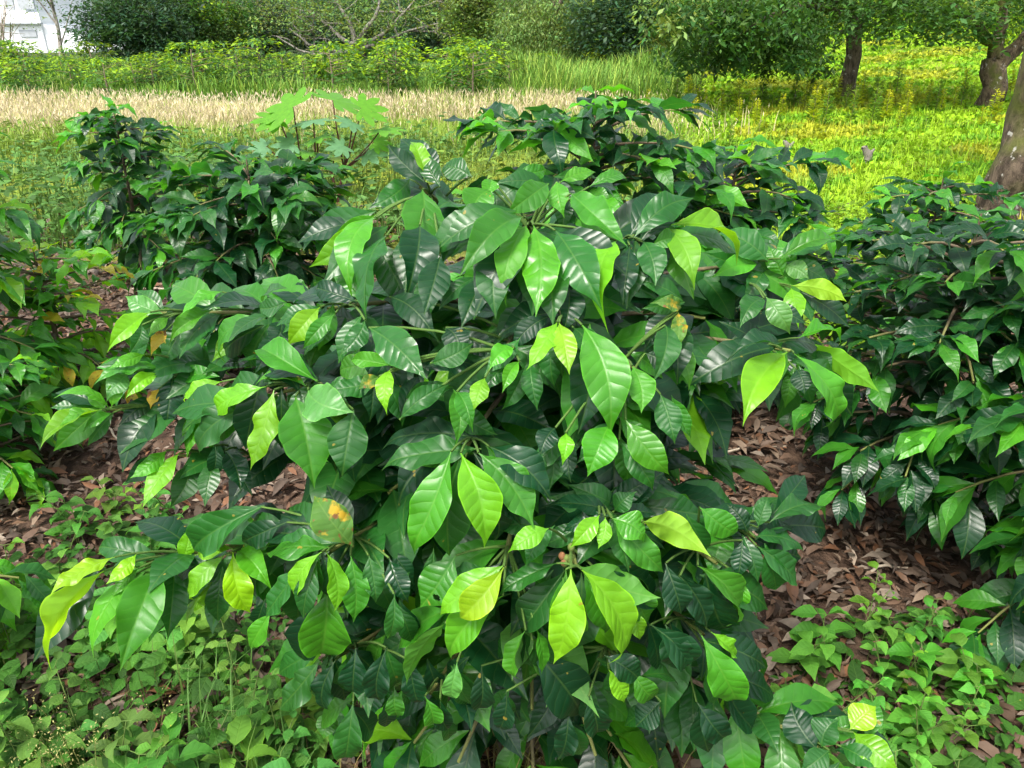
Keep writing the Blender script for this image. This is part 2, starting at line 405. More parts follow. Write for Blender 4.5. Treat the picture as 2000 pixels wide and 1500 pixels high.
def building():
    Y = 42.0
    def X(px): return at_y(px, 100, Y)[0]
    def Z(py): return at_y(80, py, Y)[2]
    b = thing('building', 'white rendered building with blue glazing behind the shrubs', 'building', (X(40), Y + 2, gh(X(40), Y)))
    x0, x1, z0 = X(-420), X(92), -.3
    zs = Z(24)
    part_box('wall', (x0, Y, z0), (x1, Y + 8, zs), M_WHITE, b)
    part_box('string_course', (x0, Y - .25, Z(47)), (x1 + .1, Y - .002, Z(44)), M_METAL, b)
    a = Acc(); box(a, (x0, Y + .2, zs + .002), (x1 - .7, Y + 7, zs + 3.2), (.8, .8, .8)); add('wall', a.mesh('wall', M_WHITE, False), b)
    for k, (p0, p1) in enumerate(((-75, 13), (29, 45), (53, 84), (-190, -90), (-300, -205))):
        w = part_box('window', (X(p0), Y + .12, zs + .15), (X(p1), Y + .26, zs + 2.6), M_METAL, b)
        part_box('pane', (X(p0) + .06, Y + .10, zs + .21), (X(p1) - .06, Y + .118, zs + 2.54), M_GLASS, w)
    part_box('roof', (x0 - .3, Y - .3, zs + 3.202), (x1 + .2, Y + 8.3, zs + 3.5), M_METAL, b)
    for p0, p1, q0, q1 in ((48, 80, 58, 72), (-60, -10, 58, 80)):
        w = part_box('window', (X(p0), Y - .06, Z(q1)), (X(p1), Y + .05, Z(q0)), M_METAL, b)
        part_box('pane', (X(p0) + .06, Y - .09, Z(q1) + .06), (X(p1) - .06, Y - .062, Z(q0) - .06), M_GLASS, w)
    # ramp-like side wing stepping down to the right
    a = Acc(); cols = [(X(92.5), Z(46)), (X(125), Z(70)), (X(185), Z(98))]
    v = [q for (x, z) in cols for q in ((x, Y + .1, -.3), (x, Y + .1, z), (x, Y + 4, z), (x, Y + 4, -.3))]
    f = [(4 * i + k, 4 * i + (k + 1) % 4, 4 * i + 4 + (k + 1) % 4, 4 * i + 4 + k) for i in range(2) for k in range(4)] + [(0, 3, 2, 1), (8, 9, 10, 11)]
    a.add(v, f, None, (.8, .8, .8))
    add('side_wing', a.mesh('side_wing', M_WHITE, False), b)
building()

# ------------------------------------------------------------------ coffee bushes
BARKC = np.array([.13, .095, .062]); TWIGC = np.array([.13, .15, .035])
def bezier(p0, p1, p2, n):
    t = np.linspace(0, 1, n)[:, None]; return (1 - t) ** 2 * p0 + 2 * t * (1 - t) * p1 + t * t * p2

def gen_leaves(rng, base, H, Rx, Ry, nb, leaf=.125, low=.1, tone='DDDDEEEG', tip='GH', droop=.5, node=.048, start=.14, rosette=4):
    """branches (polyline lists) and leaf records (B, T, n, width, colour, age) of one coffee bush"""
    br, lv = [], []
    base = np.asarray(base, float)
    for i in range(nb):
        h = H * (low + (.93 - low) * ((i + .5) / nb)); az = i * 2.39996 + rng.uniform(-.35, .35)
        t = h / H
        prof = np.interp(t, [0, .15, .35, .6, .8, .95, 1], [.62, .85, 1, .95, .8, .6, .45]) * rng.uniform(.75, 1.1)
        o = np.array([math.cos(az) * Rx, math.sin(az) * Ry, 0]) * prof; L = np.linalg.norm(o)
        p0 = base + [0, 0, h]
        rise = rng.uniform(.05, .3) * L
        p2 = p0 + o + [0, 0, rise - droop * L * rng.uniform(.3, 1.0) * (1.1 - t)]
        p2[2] = max(p2[2], base[2] + .07)
        p1 = p0 + o * .55 + [0, 0, rise]
        n = max(5, int(L / .06)); P = bezier(p0, p1, p2, n); br.append(P)
        m = max(2, int(L * (1 - start) / node)); out = unit(o)
        for k in range(m + 1):
            s = start + (1 - start) * k / m; q = s * (n - 1); a = int(min(q, n - 2)); p = P[a] + (P[a + 1] - P[a]) * (q - a)
            d = unit(P[a + 1] - P[a]); side = unit(np.cross(d, [0, 0, 1.]))
            last = k >= m - 0.5
            for sg in (-1, 1):
                if rng.random() < .12: continue
                w = rng.uniform(.5, 1.1) if not last else rng.uniform(.15, .7)
                ax = unit(d * (1 - .45 * w) + side * sg * w + np.array([0, 0, -rng.uniform(.25, 1.1) if t < .55 else -rng.uniform(-.35, .6)]) + rng.normal(0, .12, 3))
                nr = unit(np.array([0, 0, 1.]) + out * rng.uniform(.1, .9) + rng.normal(0, .22, 3))
                Ls = leaf * rng.uniform(.7, 1.2) * (.8 if last and rng.random() < .6 else 1)
                cl = (tip if k >= m - 1 and rng.random() < .75 else tone)
                B = p + side * sg * .006
                lv.append((B, B + ax * Ls, nr, Ls * rng.uniform(.34, .44), lc(cl[rng.integers(len(cl))], rng)))
        for k in range(rosette):                             # a drooping tuft at the branch end
            az2 = az + rng.uniform(-1.5, 1.5); ax = unit(np.array([math.cos(az2), math.sin(az2), -rng.uniform(.4, 1.7) if t < .6 else -rng.uniform(-.2, .9)]))
            nr = unit(np.array([math.cos(az2), math.sin(az2), rng.uniform(.5, 1.4)])); Ls = leaf * rng.uniform(.75, 1.15)
            cl = tip if k == 0 and rng.random() < .6 else tone; B = p2 + rng.normal(0, .008, 3) - unit(o) * .04 * (k // 2)
            lv.append((B, B + ax * Ls, nr, Ls * rng.uniform(.38, .48), lc(cl[rng.integers(len(cl))], rng)))
    top = base + [0, 0, H]                                   # the leading shoot
    for k in range(30):
        az = k * 2.4; ax = unit([math.cos(az), math.sin(az), rng.uniform(-.6, .6)]); p = top - [0, 0, .013 * k]
        cl = tip if k < 5 else tone
        lv.append((p, p + ax * leaf * rng.uniform(.6, 1.05), np.array([0, 0, 1.]) + rng.normal(0, .2, 3), leaf * rng.uniform(.3, .42), lc(cl[rng.integers(len(cl))], rng)))
    return br, lv, top

def put_leaf(bush, rec, bank, rng, sickbank=None):
    B, T, n, w, c = rec
    me = (sickbank or bank)[rng.integers(len(sickbank or bank))][1]
    return add('leaf', me, bush, leaf_matrix(np.asarray(B), np.asarray(T), np.asarray(n), w), c)
def mass(recs, rng, name, parent, mat=None):
    a = Acc(); idx = rng.integers(len(LOW), size=len(recs))
    for k in range(len(LOW)):
        rr = [r for r, i in zip(recs, idx) if i == k]
        if not rr: continue
        B = np.array([r[0] for r in rr]); ax = np.array([r[1] for r in rr]) - B; L = np.linalg.norm(ax, axis=1)
        x, y, z = frame(ax, np.array([r[2] for r in rr])); w = np.array([r[3] for r in rr])
        A = np.stack([x * L[:, None], y * (w / .4)[:, None], z * L[:, None]], -1)
        a.inst(LOW[k], A, B, np.array([r[4] for r in rr]))
    o = add(name, a.mesh(name, mat or M_LEAF_S), parent); o['kind'] = 'stuff'
    return o
def branch_mesh(P, r0, r1, seg=6, green=.5):
    n = len(P); t = np.linspace(0, 1, n)
    c = BARKC * (1 - sstep(green, 1, t))[:, None] + TWIGC * sstep(green, 1, t)[:, None]
    a = Acc(); rad = r0 + (r1 - r0) * t; rad = rad * (1 + .1 * np.sin(np.arange(n) * 2.1)); a.tube(P, rad, seg, c); return a
CAMP = np.array([0, 0, CH])

def coffee_bush(label, base, H, Rx, Ry, nb, seed, leaf=.125, nobj=260, sick=0., bank=None, group='coffee bushes planted in rows', **kw):
    rng = np.random.default_rng(seed); base = np.asarray(base, float)
    t = thing('coffee_bush', label, 'coffee bush', base, group)
    br, lv, top = gen_leaves(rng, base, H, Rx, Ry, int(nb * 1.35), leaf * 1.12, **kw)
    k = 9; P = base + np.stack([rng.normal(0, .012, k) * np.linspace(1, 0, k), rng.normal(0, .012, k) * np.linspace(1, 0, k), np.linspace(-.03, H, k)], -1)
    a = Acc(); a.tube(P, np.linspace(.019, .003, k), 8, BARKC * rng.uniform(.8, 1.1)); add('trunk', a.mesh('trunk', M_BARK), t)
    for Q in br: add('branch', branch_mesh(Q, .0065, .0028, 5).mesh('branch', M_BARK), t)
    # the leaves turned to the camera and nearest to it are single parts, the hidden rest one mass
    d = [np.linalg.norm(np.asarray(r[0]) - CAMP) - .25 * (r[0][2] - base[2]) for r in lv]; order = np.argsort(d)
    bk = bank or MID
    for i in order[:nobj]:
        s = sick and rng.random() < sick
        if s:
            B, T, n, w, c = lv[i]; lv[i] = (B, T, n, w, np.array([.33, .30, .02]) * rng.uniform(.8, 1.2))
        put_leaf(t, lv[i], bk, rng, MIDS if (s and rng.random() < .35) else None)
    if len(order) > nobj: mass([lv[i] for i in order[nobj:]], rng, 'foliage', t)
    return t

# ------------------------------------------------------------------ the central coffee bush, its leaves read off the photograph one by one
TB = ground_at(1030, 1425)                                   # foot of its trunk
EC = np.array([TB[0] - .02, TB[1] + .02, .74]); ER = np.array([.62, .52, .62])
def edepth(px, py):
    d = rayd(px, py) / ER; o = (CAMP - EC) / ER
    a = d @ d; b = 2 * d @ o; c = o @ o - 1; D = b * b - 4 * a * c
    return (-b - math.sqrt(D)) / (2 * a) if D > 0 else -b / (2 * a)
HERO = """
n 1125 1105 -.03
1115 1112 1082 1292 76 Z -.03
1136 1113 1219 1306 78 Y -.02
1105 1112 1074 1266 72 G .01
1131 1105 1292 1168 84 H .0 u
1222 1180 1250 1252 36 Y .03
1087 1100 968 1159 44 E .02
1072 1032 992 1078 46 Y -.01
1222 1135 1262 1217 72 G .04
n 1185 1012 .02
1171 1006 1112 1071 42 Y .0
1182 1010 1168 1072 32 Y .0
1196 1013 1262 1058 66 H .01
1190 1008 1300 1120 60 G .03
1195 1000 1060 985 48 D .05
1200 998 1240 960 45 E .05
n 1262 1025 .01
1255 1020 1389 1088 64 Z -.01 u
n 985 1105 -.02
986 1103 851 1204 66 Y -.01
984 1108 890 1213 66 Z -.02
982 1164 870 1292 72 H .0
893 1292 880 1366 42 P .03
870 1217 792 1334 44 H .02 u
1040 1250 1157 1387 115 G .03 u
1025 1205 1000 1330 74 G .04 u
1027 1230 1003 1332 32 H .02
1047 1228 1058 1320 28 H .02
890 1085 820 1187 86 G .03 o
n 905 882 -.01
881 882 793 1087 76 H -.01
900 885 946 1074 84 Y -.02
935 885 1043 1034 86 G -.0
955 872 1079 982 76 D .02
940 877 738 905 60 E .03
900 930 985 1000 60 D .06
880 930 830 1010 60 E .06
n 555 765 -.0
577 775 614 954 110 G -.01
535 762 485 920 56 Y -.03
520 755 418 812 46 Y -.02
500 790 384 890 66 E .0
405 775 362 897 42 H .0
435 745 352 787 32 Y -.01
602 762 692 805 84 P -.01
690 800 668 932 82 E .01
620 745 498 675 62 G .0 t
598 755 493 742 30 H .0
640 760 600 840 40 E .02
n 490 617 .0
483 615 413 706 46 Y -.01
520 622 425 706 42 G .01
434 570 350 620 28 H .0
420 605 325 664 30 H .0
425 618 353 669 27 G .01
548 625 525 677 52 D .01
560 590 500 600 40 E .02
n 300 612 .0
294 610 205 682 34 Y -.01
320 614 245 578 42 P .0 t
277 635 252 690 36 E .01
325 645 294 692 26 O .0
330 620 290 655 24 H .0
n 640 603 .02
625 600 560 676 52 Y .0
655 612 590 682 34 G .01
713 625 667 691 46 E .0
700 590 610 560 46 D .03 t
n 318 722 .0
315 720 182 748 32 G .0
283 692 213 719 28 H .0
250 730 207 781 44 P .01
312 730 245 779 32 Y -.01
338 735 325 833 52 D .0
310 760 293 796 26 O .0
n 212 800 .0
200 800 73 866 27 Y .0
196 805 100 851 30 H .01
207 800 172 760 24 H .0 t
215 800 108 770 24 H .0
218 795 240 735 30 H .0 t
220 806 160 840 22 G .0
n 350 890 .0
350 885 277 991 42 Y -.01
325 880 252 936 36 H .0
371 900 330 992 54 E .0
420 870 410 930 36 D .02
440 880 470 960 50 D .04
n 285 1096 -.02
203 1115 93 1312 50 Z .0 u
224 1088 91 1157 30 Z -.01
259 1125 171 1277 56 H .01
315 1105 234 1312 86 G .0
341 1110 327 1252 60 E .01
266 1082 206 1141 32 Z -.02
318 1092 182 1065 52 E .01 t
353 1095 367 1030 38 Y .0 t
270 1110 215 1170 26 H .0
n 450 1080 -.02
440 1083 365 1177 46 Y .0
455 1078 490 1198 58 Z -.02
434 1130 358 1218 30 Y .0
462 1077 528 1148 52 H .0
455 1072 380 1090 40 Y .0
470 1072 540 1040 40 H .01 t
n 645 1076 -.0
590 1105 515 1206 46 E .01
628 1078 590 1191 40 Y -.02
637 1078 653 1196 42 Y -.02
640 1150 620 1292 106 H .01
530 1195 487 1269 42 H .0
647 1070 520 1086 48 G .0
665 1060 530 1062 58 E .02
690 1068 613 963 78 S .0 t
685 1085 690 1216 58 G .01
770 1160 755 1251 40 E .0
720 1085 735 1180 46 E .03
760 1090 800 1180 50 D .04
510 990 380 1076 76 E .02
560 1020 470 1060 55 D .03
n 650 1290 .02
625 1290 540 1387 62 E .0
690 1370 672 1487 62 E .0
655 1290 640 1392 46 D .01
648 1385 630 1446 46 G .0
695 1265 690 1358 60 D .01
755 1265 745 1370 56 D .02
800 1290 820 1380 50 D .03
n 840 1355 .02
830 1360 842 1421 42 G .0
860 1365 880 1430 40 D .02
770 1340 780 1400 40 G .02
n 820 365 .0
825 370 800 489 90 G .0
735 425 682 573 62 H .0
755 460 716 633 46 E .02
820 440 795 573 82 D .03
860 500 828 615 66 D .04
800 350 725 405 52 E .01
730 425 601 520 60 Y .0
735 418 640 470 46 H .02
835 360 757 281 46 D .01 t
835 358 803 274 32 Y .0 t
860 365 825 300 42 E .02 t
920 345 858 325 52 E .02 t
n 1035 430 .0
1024 425 896 542 74 G -.01
1072 358 985 421 58 G -.01
1042 440 1046 615 80 H -.02
1030 440 978 581 54 H .0
975 500 969 621 72 E .02
1085 450 1176 601 88 E .0
1205 470 1172 629 58 Y .01
1115 378 1226 481 66 G .0
1088 355 1100 421 46 H .0
958 350 945 386 36 H -.02
960 370 925 431 70 G .0
1000 345 1070 330 34 G .02 t
1095 355 1166 335 32 H .01 t
1150 365 1227 345 30 G .01 t
1060 500 1080 640 80 E .03
1110 560 1100 650 60 D .04
940 540 900 640 60 D .05
n 1240 462 .02
1237 465 1353 392 58 E .0 t
1300 445 1355 556 60 Y .0
1310 440 1452 506 44 Y .01
1255 470 1280 560 60 E .02
1270 480 1330 470 40 G .02
1230 480 1215 590 50 D .03
n 1510 515 .0
1500 510 1400 450 68 E .0 t
1525 505 1649 475 42 G .0 t
1480 515 1390 540 40 H .02
1530 520 1580 545 40 P .02
1490 530 1450 590 45 E .02
n 1545 560 .0
1545 558 1656 589 40 Z -.01 u
1545 562 1560 638 44 Y -.01
1496 580 1545 652 50 P .0
1492 583 1445 641 46 E .0
1530 540 1500 480 40 G .01 t
n 1545 685 -.02
1527 680 1420 692 38 D .0
1538 688 1453 821 76 Y -.01
1550 690 1625 837 54 H -.01
1580 668 1720 763 44 Y .0 u
1600 680 1627 722 32 E .01
1555 720 1572 772 46 D .02
1560 660 1650 655 34 H .01 t
n 1110 630 -.0
1092 630 1112 731 50 Z -.02
1088 630 1028 728 46 Y -.01
1137 635 1191 851 98 H .0
1120 640 1160 720 50 E .03
n 1240 720 .01
1235 715 1252 808 60 H .0
1300 635 1275 746 56 E .0
1290 770 1318 866 56 E .01
1222 820 1312 931 66 H .0
1190 830 1147 932 76 H .0
1325 610 1325 686 32 S .0
1330 600 1275 590 34 S .01
1105 845 1098 906 33 Y .0
1085 835 1055 891 46 D .02
1260 690 1330 720 50 D .04
1210 860 1280 960 50 E .04
n 985 705 .0
1005 680 955 723 40 H .0
947 738 925 801 40 Y -.01
892 765 922 839 44 G .0
1015 705 982 766 30 H .0
762 722 755 808 38 Y .0
720 640 832 741 76 E .0
840 710 925 668 50 E .01 t
780 820 880 750 44 E .01 t
765 715 680 700 36 H .0 t
740 735 700 760 30 S .0
870 640 900 700 60 D .05
760 580 850 660 60 D .06
n 1400 1100 .02
1363 1105 1437 1228 56 G .0
1328 1125 1380 1228 62 D .01
1447 1129 1433 1193 42 H .01
1450 1055 1440 1130 42 D .02
1366 990 1447 1046 60 G .01
1300 1100 1330 1200 60 D .02
n 1478 1050 .0
1478 1066 1560 1147 52 E .0
1475 1048 1574 1074 40 E .0
1503 1020 1622 1001 36 E .0 t
1460 1040 1420 985 40 D .02 t
1480 1030 1500 970 34 E .01 t
n 1375 1240 .02
1370 1241 1440 1375 76 H .0
1388 1234 1438 1284 32 Y .0
1300 1220 1338 1311 70 D .01
1270 1220 1345 1310 66 D .02
1410 1330 1480 1430 60 D .02
1360 1370 1420 1440 60 D .03
n 1200 1300 .03
1189 1308 1220 1375 42 Y .0
1235 1310 1285 1360 50 G .01
1180 1280 1250 1330 60 D .02
1150 1360 1165 1440 60 D .03
1290 1370 1240 1420 60 D .03
1110 1390 1090 1480 50 D .04
990 1350 970 1430 46 D .04
940 1300 930 1390 50 D .05
n 1600 1460 -.02
1598 1465 1545 1370 72 D .0 t
1605 1460 1640 1405 60 E .0 t
1660 1425 1712 1378 58 Z .0 t
1667 1430 1757 1503 62 Y .0
1643 1458 1722 1503 46 E .0
1620 1465 1560 1510 50 E .0
"""
def central_bush():
    rng = np.random.default_rng(11)
    t = thing('coffee_bush', 'large central coffee bush with broad glossy leaves, the nearest plant', 'coffee bush', TB, 'coffee bushes planted in rows')
    # trunk, two stems
    topz = 1.2
    k = 14; zz = np.linspace(-.03, topz, k)
    P = np.stack([TB[0] + .02 * np.sin(zz * 4) + zz * .01, TB[1] + .02 * np.cos(zz * 5) + zz * .02, zz + TB[2]], -1)
    a = Acc(); a.tube(P, np.linspace(.026, .007, k), 9, BARKC); add('trunk', a.mesh('trunk', M_BARK), t)
    P2 = P[2:] + np.stack([np.linspace(0, .09, k - 2), np.linspace(0, -.05, k - 2), np.zeros(k - 2)], -1)
    a = Acc(); a.tube(P2, np.linspace(.02, .006, k - 2), 8, BARKC * .9); add('trunk', a.mesh('trunk', M_BARK), t)
    node = None; leaves = 0; cur = []
    def flush():
        """the branch from the trunk to this node, with the leaf stalks that leave it"""
        if node is None: return
        N, px, py = node
        z0 = np.clip(N[2] - .03 - .1 * np.linalg.norm(N[:2] - TB[:2]) + rng.uniform(-.04, .03), .12, topz - .1)
        j = np.interp(z0, zz, np.arange(k)); p0 = P[int(j)] + (P[min(k - 1, int(j) + 1)] - P[int(j)]) * (j % 1)
        mid = (p0 + N) / 2 + [0, 0, .03] + unit(N - CAMP) * .05
        # lead the outer part through the leaf bases so that the stalks stay short
        Q = bezier(p0, mid, N, 12)
        A = branch_mesh(Q, .0062, .003, 7, .6)
        ends = sorted(cur, key=lambda b: np.linalg.norm(b - p0))
        for b in ends:
            dd = np.linalg.norm(Q - b, axis=1); i = int(np.argmin(dd)); i = max(0, i - (1 if dd[i] > .03 else 0))
            q = bezier(Q[i], (Q[i] + b) / 2 + [0, 0, .12 * dd[i]], b, 5); r = .0019 if dd[i] < .08 else .0023
            A.tube(q, np.linspace(r * 1.15, r * .75, 5), 5, np.array([.06, .12, .02]))
        add('branch', A.mesh('branch', M_BARK), t)
        m = max(2, int(np.linalg.norm(N - p0) / .06)); vw = unit(N - CAMP)
        for i2 in range(m):
            f = .22 + .7 * (i2 + .5) / m; q = f * 11; i = int(min(q, 10)); b = Q[i] + (Q[i + 1] - Q[i]) * (q - i); d = unit(Q[i + 1] - Q[i]); sd = unit(np.cross(d, [0, 0, 1.]))
            for sg in (-1, 1):
                ax = unit(d * .6 + sd * sg * rng.uniform(.5, 1) + [0, 0, -rng.uniform(-.25, .9)] + vw * .1); Ls = rng.uniform(.115, .17)
                along.append((b + vw * .004, b + vw * .03 + ax * Ls, unit(np.array([0, 0, 1.]) - vw * .5 + rng.normal(0, .2, 3)), Ls * rng.uniform(.38, .46), lc('DDEEG'[rng.integers(5)], rng)))
    along = []; hi = 0
    for ln in HERO.strip().splitlines():
        w = ln.split()
        if w[0] == 'n':
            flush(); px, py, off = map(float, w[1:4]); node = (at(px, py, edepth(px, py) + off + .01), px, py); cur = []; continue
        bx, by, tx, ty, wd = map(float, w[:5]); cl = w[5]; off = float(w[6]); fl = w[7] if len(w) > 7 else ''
        noff = 0.0
        db, dt = edepth(bx, by) + off - .03, edepth(tx, ty) + off - .05
        lat = math.hypot(tx - bx, ty - by) / FPX * db
        dt = db + np.clip(dt - db, -.55 * lat, .55 * lat)
        if fl == 't': dt = db + np.clip(dt - db, 0, .4 * lat) + .1 * lat
        B, T = at(bx, by, db), at(tx, ty, dt)
        ax = T - B; L = np.linalg.norm(ax); view = unit(CAMP - (B + T) / 2)
        app = wd / FPX * (db + dt) / 2; true = max(app, .37 * L)
        x, y, z = frame(ax, view)
        roll = math.acos(min(1, app / true))
        n1 = z * math.cos(roll) + y * math.sin(roll); n2 = z * math.cos(roll) - y * math.sin(roll)
        nn = n1 if n1[2] > n2[2] else n2
        if fl == 'u': nn = -(n2 if n1[2] > n2[2] else n1)        # the underside is turned to us
        nn = unit(nn + rng.normal(0, .10, 3) + (np.array([0, 0, .25]) if fl != 'u' else 0))
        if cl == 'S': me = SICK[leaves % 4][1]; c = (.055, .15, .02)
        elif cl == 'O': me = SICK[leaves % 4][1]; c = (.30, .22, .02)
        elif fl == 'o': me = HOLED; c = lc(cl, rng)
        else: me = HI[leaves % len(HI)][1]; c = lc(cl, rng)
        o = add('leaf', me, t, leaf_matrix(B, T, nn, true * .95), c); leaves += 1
        if cl in 'SO': o['label'] = 'yellowed, brown-spotted leaf'
        cur.append(B)
        for _ in range((2 if rng.random() < .55 else 1) if bx > 430 else int(rng.random() < .6)):   # mostly dark shadow leaves added behind it for density
            ang = rng.uniform(-.6, .6); B2 = B - view * rng.uniform(.03, .06) + rng.normal(0, .01, 3); x2 = x * math.cos(ang) + y * math.sin(ang) - view * rng.uniform(.05, .45)
            L2 = max(.085, min(L, .17)) * rng.uniform(.8, 1.1)
            along.append((B2, B2 + unit(x2) * L2, unit(view + [0, 0, rng.uniform(.2, 1.)] + rng.normal(0, .25, 3)), L2 * rng.uniform(.36, .44), lc('DDDEEEG'[rng.integers(7)], rng)))
    flush()
    # a few green berries at the front node
    for _ in range(7):
        b = at(1100 + rng.uniform(-14, 22), 1090 + rng.uniform(-22, 12), edepth(1105, 1090) + .0)
        th, ph = np.meshgrid(np.linspace(0, math.pi, 6), np.linspace(0, 2 * math.pi, 9)[:-1], indexing='ij'); r = .0055
        v = np.stack([np.sin(th) * np.cos(ph) * r, np.sin(th) * np.sin(ph) * r, np.cos(th) * r * 1.2], -1).reshape(-1, 3) + b
        f = [(i * 8 + j, (i + 1) * 8 + j, (i + 1) * 8 + (j + 1) % 8, i * 8 + (j + 1) % 8) for i in range(5) for j in range(8)]
        A = Acc(); A.add(v, f, None, (.10, .14, .03) if rng.random() < .7 else (.2, .09, .04)); add('berry', A.mesh('berry', M_BARK), t)
    # the rest of the bush, grown along branches inside and behind
    br, lv, top = gen_leaves(rng, TB, 1.14, .44, .44, 84, .165, tone='DDDDEEEG', tip='GHHY', low=.1, node=.055, start=.25, rosette=6)
    keep = list(along)
    for r in lv:
        m = (np.asarray(r[0]) + np.asarray(r[1])) / 2; e = np.linalg.norm((m - EC) / ER); f = (m - EC) @ unit(CAMP - EC)
        if (f > .0 and e > .84) or r[1][2] < .03: continue
        keep.append(r)
    for Q in br: add('branch', branch_mesh(Q[:-2] if len(Q) > 6 else Q, .0065, .003, 6).mesh('branch', M_BARK), t)
    d = np.array([np.linalg.norm(np.asarray(r[0]) - CAMP) for r in keep]); order = np.argsort(d); nobj = max(0, 298 - leaves)
    for i in order[:nobj]: put_leaf(t, keep[i], HI, rng)
    mass([keep[i] for i in order[nobj:]], rng, 'foliage', t)
    print('central bush leaves', leaves, 'fill', len(keep))
central_bush()

# the bushes around it
def bush_px(label, px, py, H, Rx, Ry, nb, seed, **kw):
    g = ground_at(px, py); g[2] = gh(g[0], g[1]); return coffee_bush(label, g, H, Rx, Ry, nb, seed, **kw)
def bush_at(label, x, y, H, Rx, Ry, nb, seed, **kw):
    return coffee_bush(label, (x, y, float(gh(x, y))), H, Rx, Ry, nb, seed, **kw)
bush_at('dark coffee bush peeping up directly behind the central bush', .30, 3.0, 1.33, .58, .5, 50, 21, leaf=.14, tone='DDDDEEG')
bush_at('dark coffee bush behind the central bush, beside the lawn', .9, 3.25, 1.1, .44, .45, 38, 22, leaf=.14, tone='DDDDEE')
bush_px('dense dark coffee bush with thin grey stem, over red-brown litter', 1765, 1020, 1.08, .42, .46, 54, 23, leaf=.115, tone='DDDDDDE', tip='EGG', nobj=300, low=.2)
bush_at('coffee bush cut by the right picture edge, its ribbed leaves large', 1.78, 1.85, 1.08, .58, .55, 44, 24, leaf=.145, tone='DDEEG', tip='GH', nobj=260, low=.2)
bush_at('small dark coffee bush in front of the leaning trunk', 2.1, 3.9, .92, .38, .42, 32, 25, leaf=.13, tone='DDDEE', nobj=200)
bush_at('rounded coffee bush below the castor plant', -1.28, 3.9, .97, .52, .5, 46, 26, leaf=.165, tone='DDDEEE', tip='EGG', nobj=300)
bush_at('tall thin coffee bush with open top, left of the rounded one', -2.45, 5.1, 1.08, .30, .34, 22, 27, leaf=.16, tone='DDDEE', nobj=220)
bush_at('coffee bush at the left picture edge, tallest on that side', -2.34, 2.95, 1.36, .42, .45, 34, 28, leaf=.15, tone='EEGG', tip='GHY', nobj=240)
bush_at('small yellowing coffee bush on the mulch', -2.08, 3.35, .70, .44, .40, 20, 29, leaf=.11, tone='GGHHY', tip='YYZ', sick=.14, nobj=260)
bush_at('low bright coffee bush at the left edge beside the central bush', -2.0, 2.55, .56, .32, .36, 18, 30, leaf=.12, tone='EEGH', tip='GHY', nobj=260)
bush_at('coffee bush mostly outside the lower left of the picture', -1.6, 1.6, .46, .3, .34, 12, 31, leaf=.12, tone='EGH', tip='HYY', nobj=200)

# ------------------------------------------------------------------ leaf litter on the soil
LITC = np.array([[.11, .066, .042], [.08, .05, .033], [.055, .038, .027], [.155, .11, .077], [.10, .056, .033], [.18, .14, .105], [.135, .062, .03], [.07, .05, .037]])
LITV = []
for i in range(8):
    T = leaf_t(6, 4, R, arch=R.uniform(.02, .16), wave=R.uniform(.03, .1), fold=R.uniform(-.5, 1.0), quilt=0, bend=R.uniform(-.12, .12), half=R.uniform(.13, .22), tipcurl=R.uniform(-1.2, 1.2))
    LITV.append((T, np_mesh('dry_leaf_blade', T[0], T[1], T[2], None, M_LITTER)))
def litter():
    rng = np.random.default_rng(41); N = 52000
    y = .5 + 6.8 * rng.random(N) ** 1.5; x = (rng.random(N) - .5) * (2.6 + 1.5 * y)
    ok = (y > .9); x, y = x[ok], y[ok]
    L = (.024 + .076 * rng.random(len(x)) ** 1.9) * np.where(y > 3.5, 1.3, 1)
    z = gh(x, y) + rng.uniform(.004, .03, len(x))
    az = rng.uniform(0, 6.28, len(x)); ax = np.stack([np.cos(az), np.sin(az), rng.normal(0, .22, len(x))], -1)
    nr = np.stack([rng.normal(0, .35, len(x)), rng.normal(0, .35, len(x)), np.ones(len(x))], -1)
    c = LITC[rng.integers(len(LITC), size=len(x))] * rng.uniform(.6, 1.35, (len(x), 1))
    P = np.stack([x, y, z], -1)
    # largest in the picture: near, in the frame
    dep = P[:, 1] * cP + (CH - P[:, 2]) * sP
    pxx = 1000 + FPX * P[:, 0] / dep; pyy = 750 - FPX * ((P[:, 2] - CH) * cP + P[:, 1] * sP) / dep
    open_ = ((pxx > 1330) & (pxx < 1990) & (pyy > 800) & (pyy < 1490)) | ((pxx > 40) & (pxx < 560) & (pyy > 540) & (pyy < 1080)) | ((pxx > 700) & (pxx < 960) & (pyy > 1360) & (pyy < 1500))
    score = np.where(open_, L / dep, 0); order = np.argsort(-score); big = order[:290]; rest = order[290:]
    for i in big:
        T, me = LITV[i % len(LITV)]
        add('fallen_leaf', me, GROUND, leaf_matrix(P[i], P[i] + unit(ax[i]) * L[i], nr[i], L[i] * rng.uniform(.3, .5)), c[i])
    a = Acc(); k = rng.integers(len(LITV), size=len(rest)); x3, y3, z3 = frame(ax, nr)
    lo = [leaf_t(3, 2, rng, arch=rng.uniform(.02, .2), wave=.08, fold=rng.uniform(-.4, .9), quilt=0, bend=rng.uniform(-.1, .1), half=.18) for _ in range(8)]
    for j in range(8):
        q = rest[k == j]; A = np.stack([x3[q] * L[q, None], y3[q] * L[q, None] * .95, z3[q] * L[q, None]], -1); a.inst(lo[j], A, P[q], c[q])
    tag(add('leaf_litter', a.mesh('leaf_litter', M_LITTER_S)), 'brown curled dry leaves carpeting the soil under the bushes', 'leaf litter', kind='stuff')
litter()
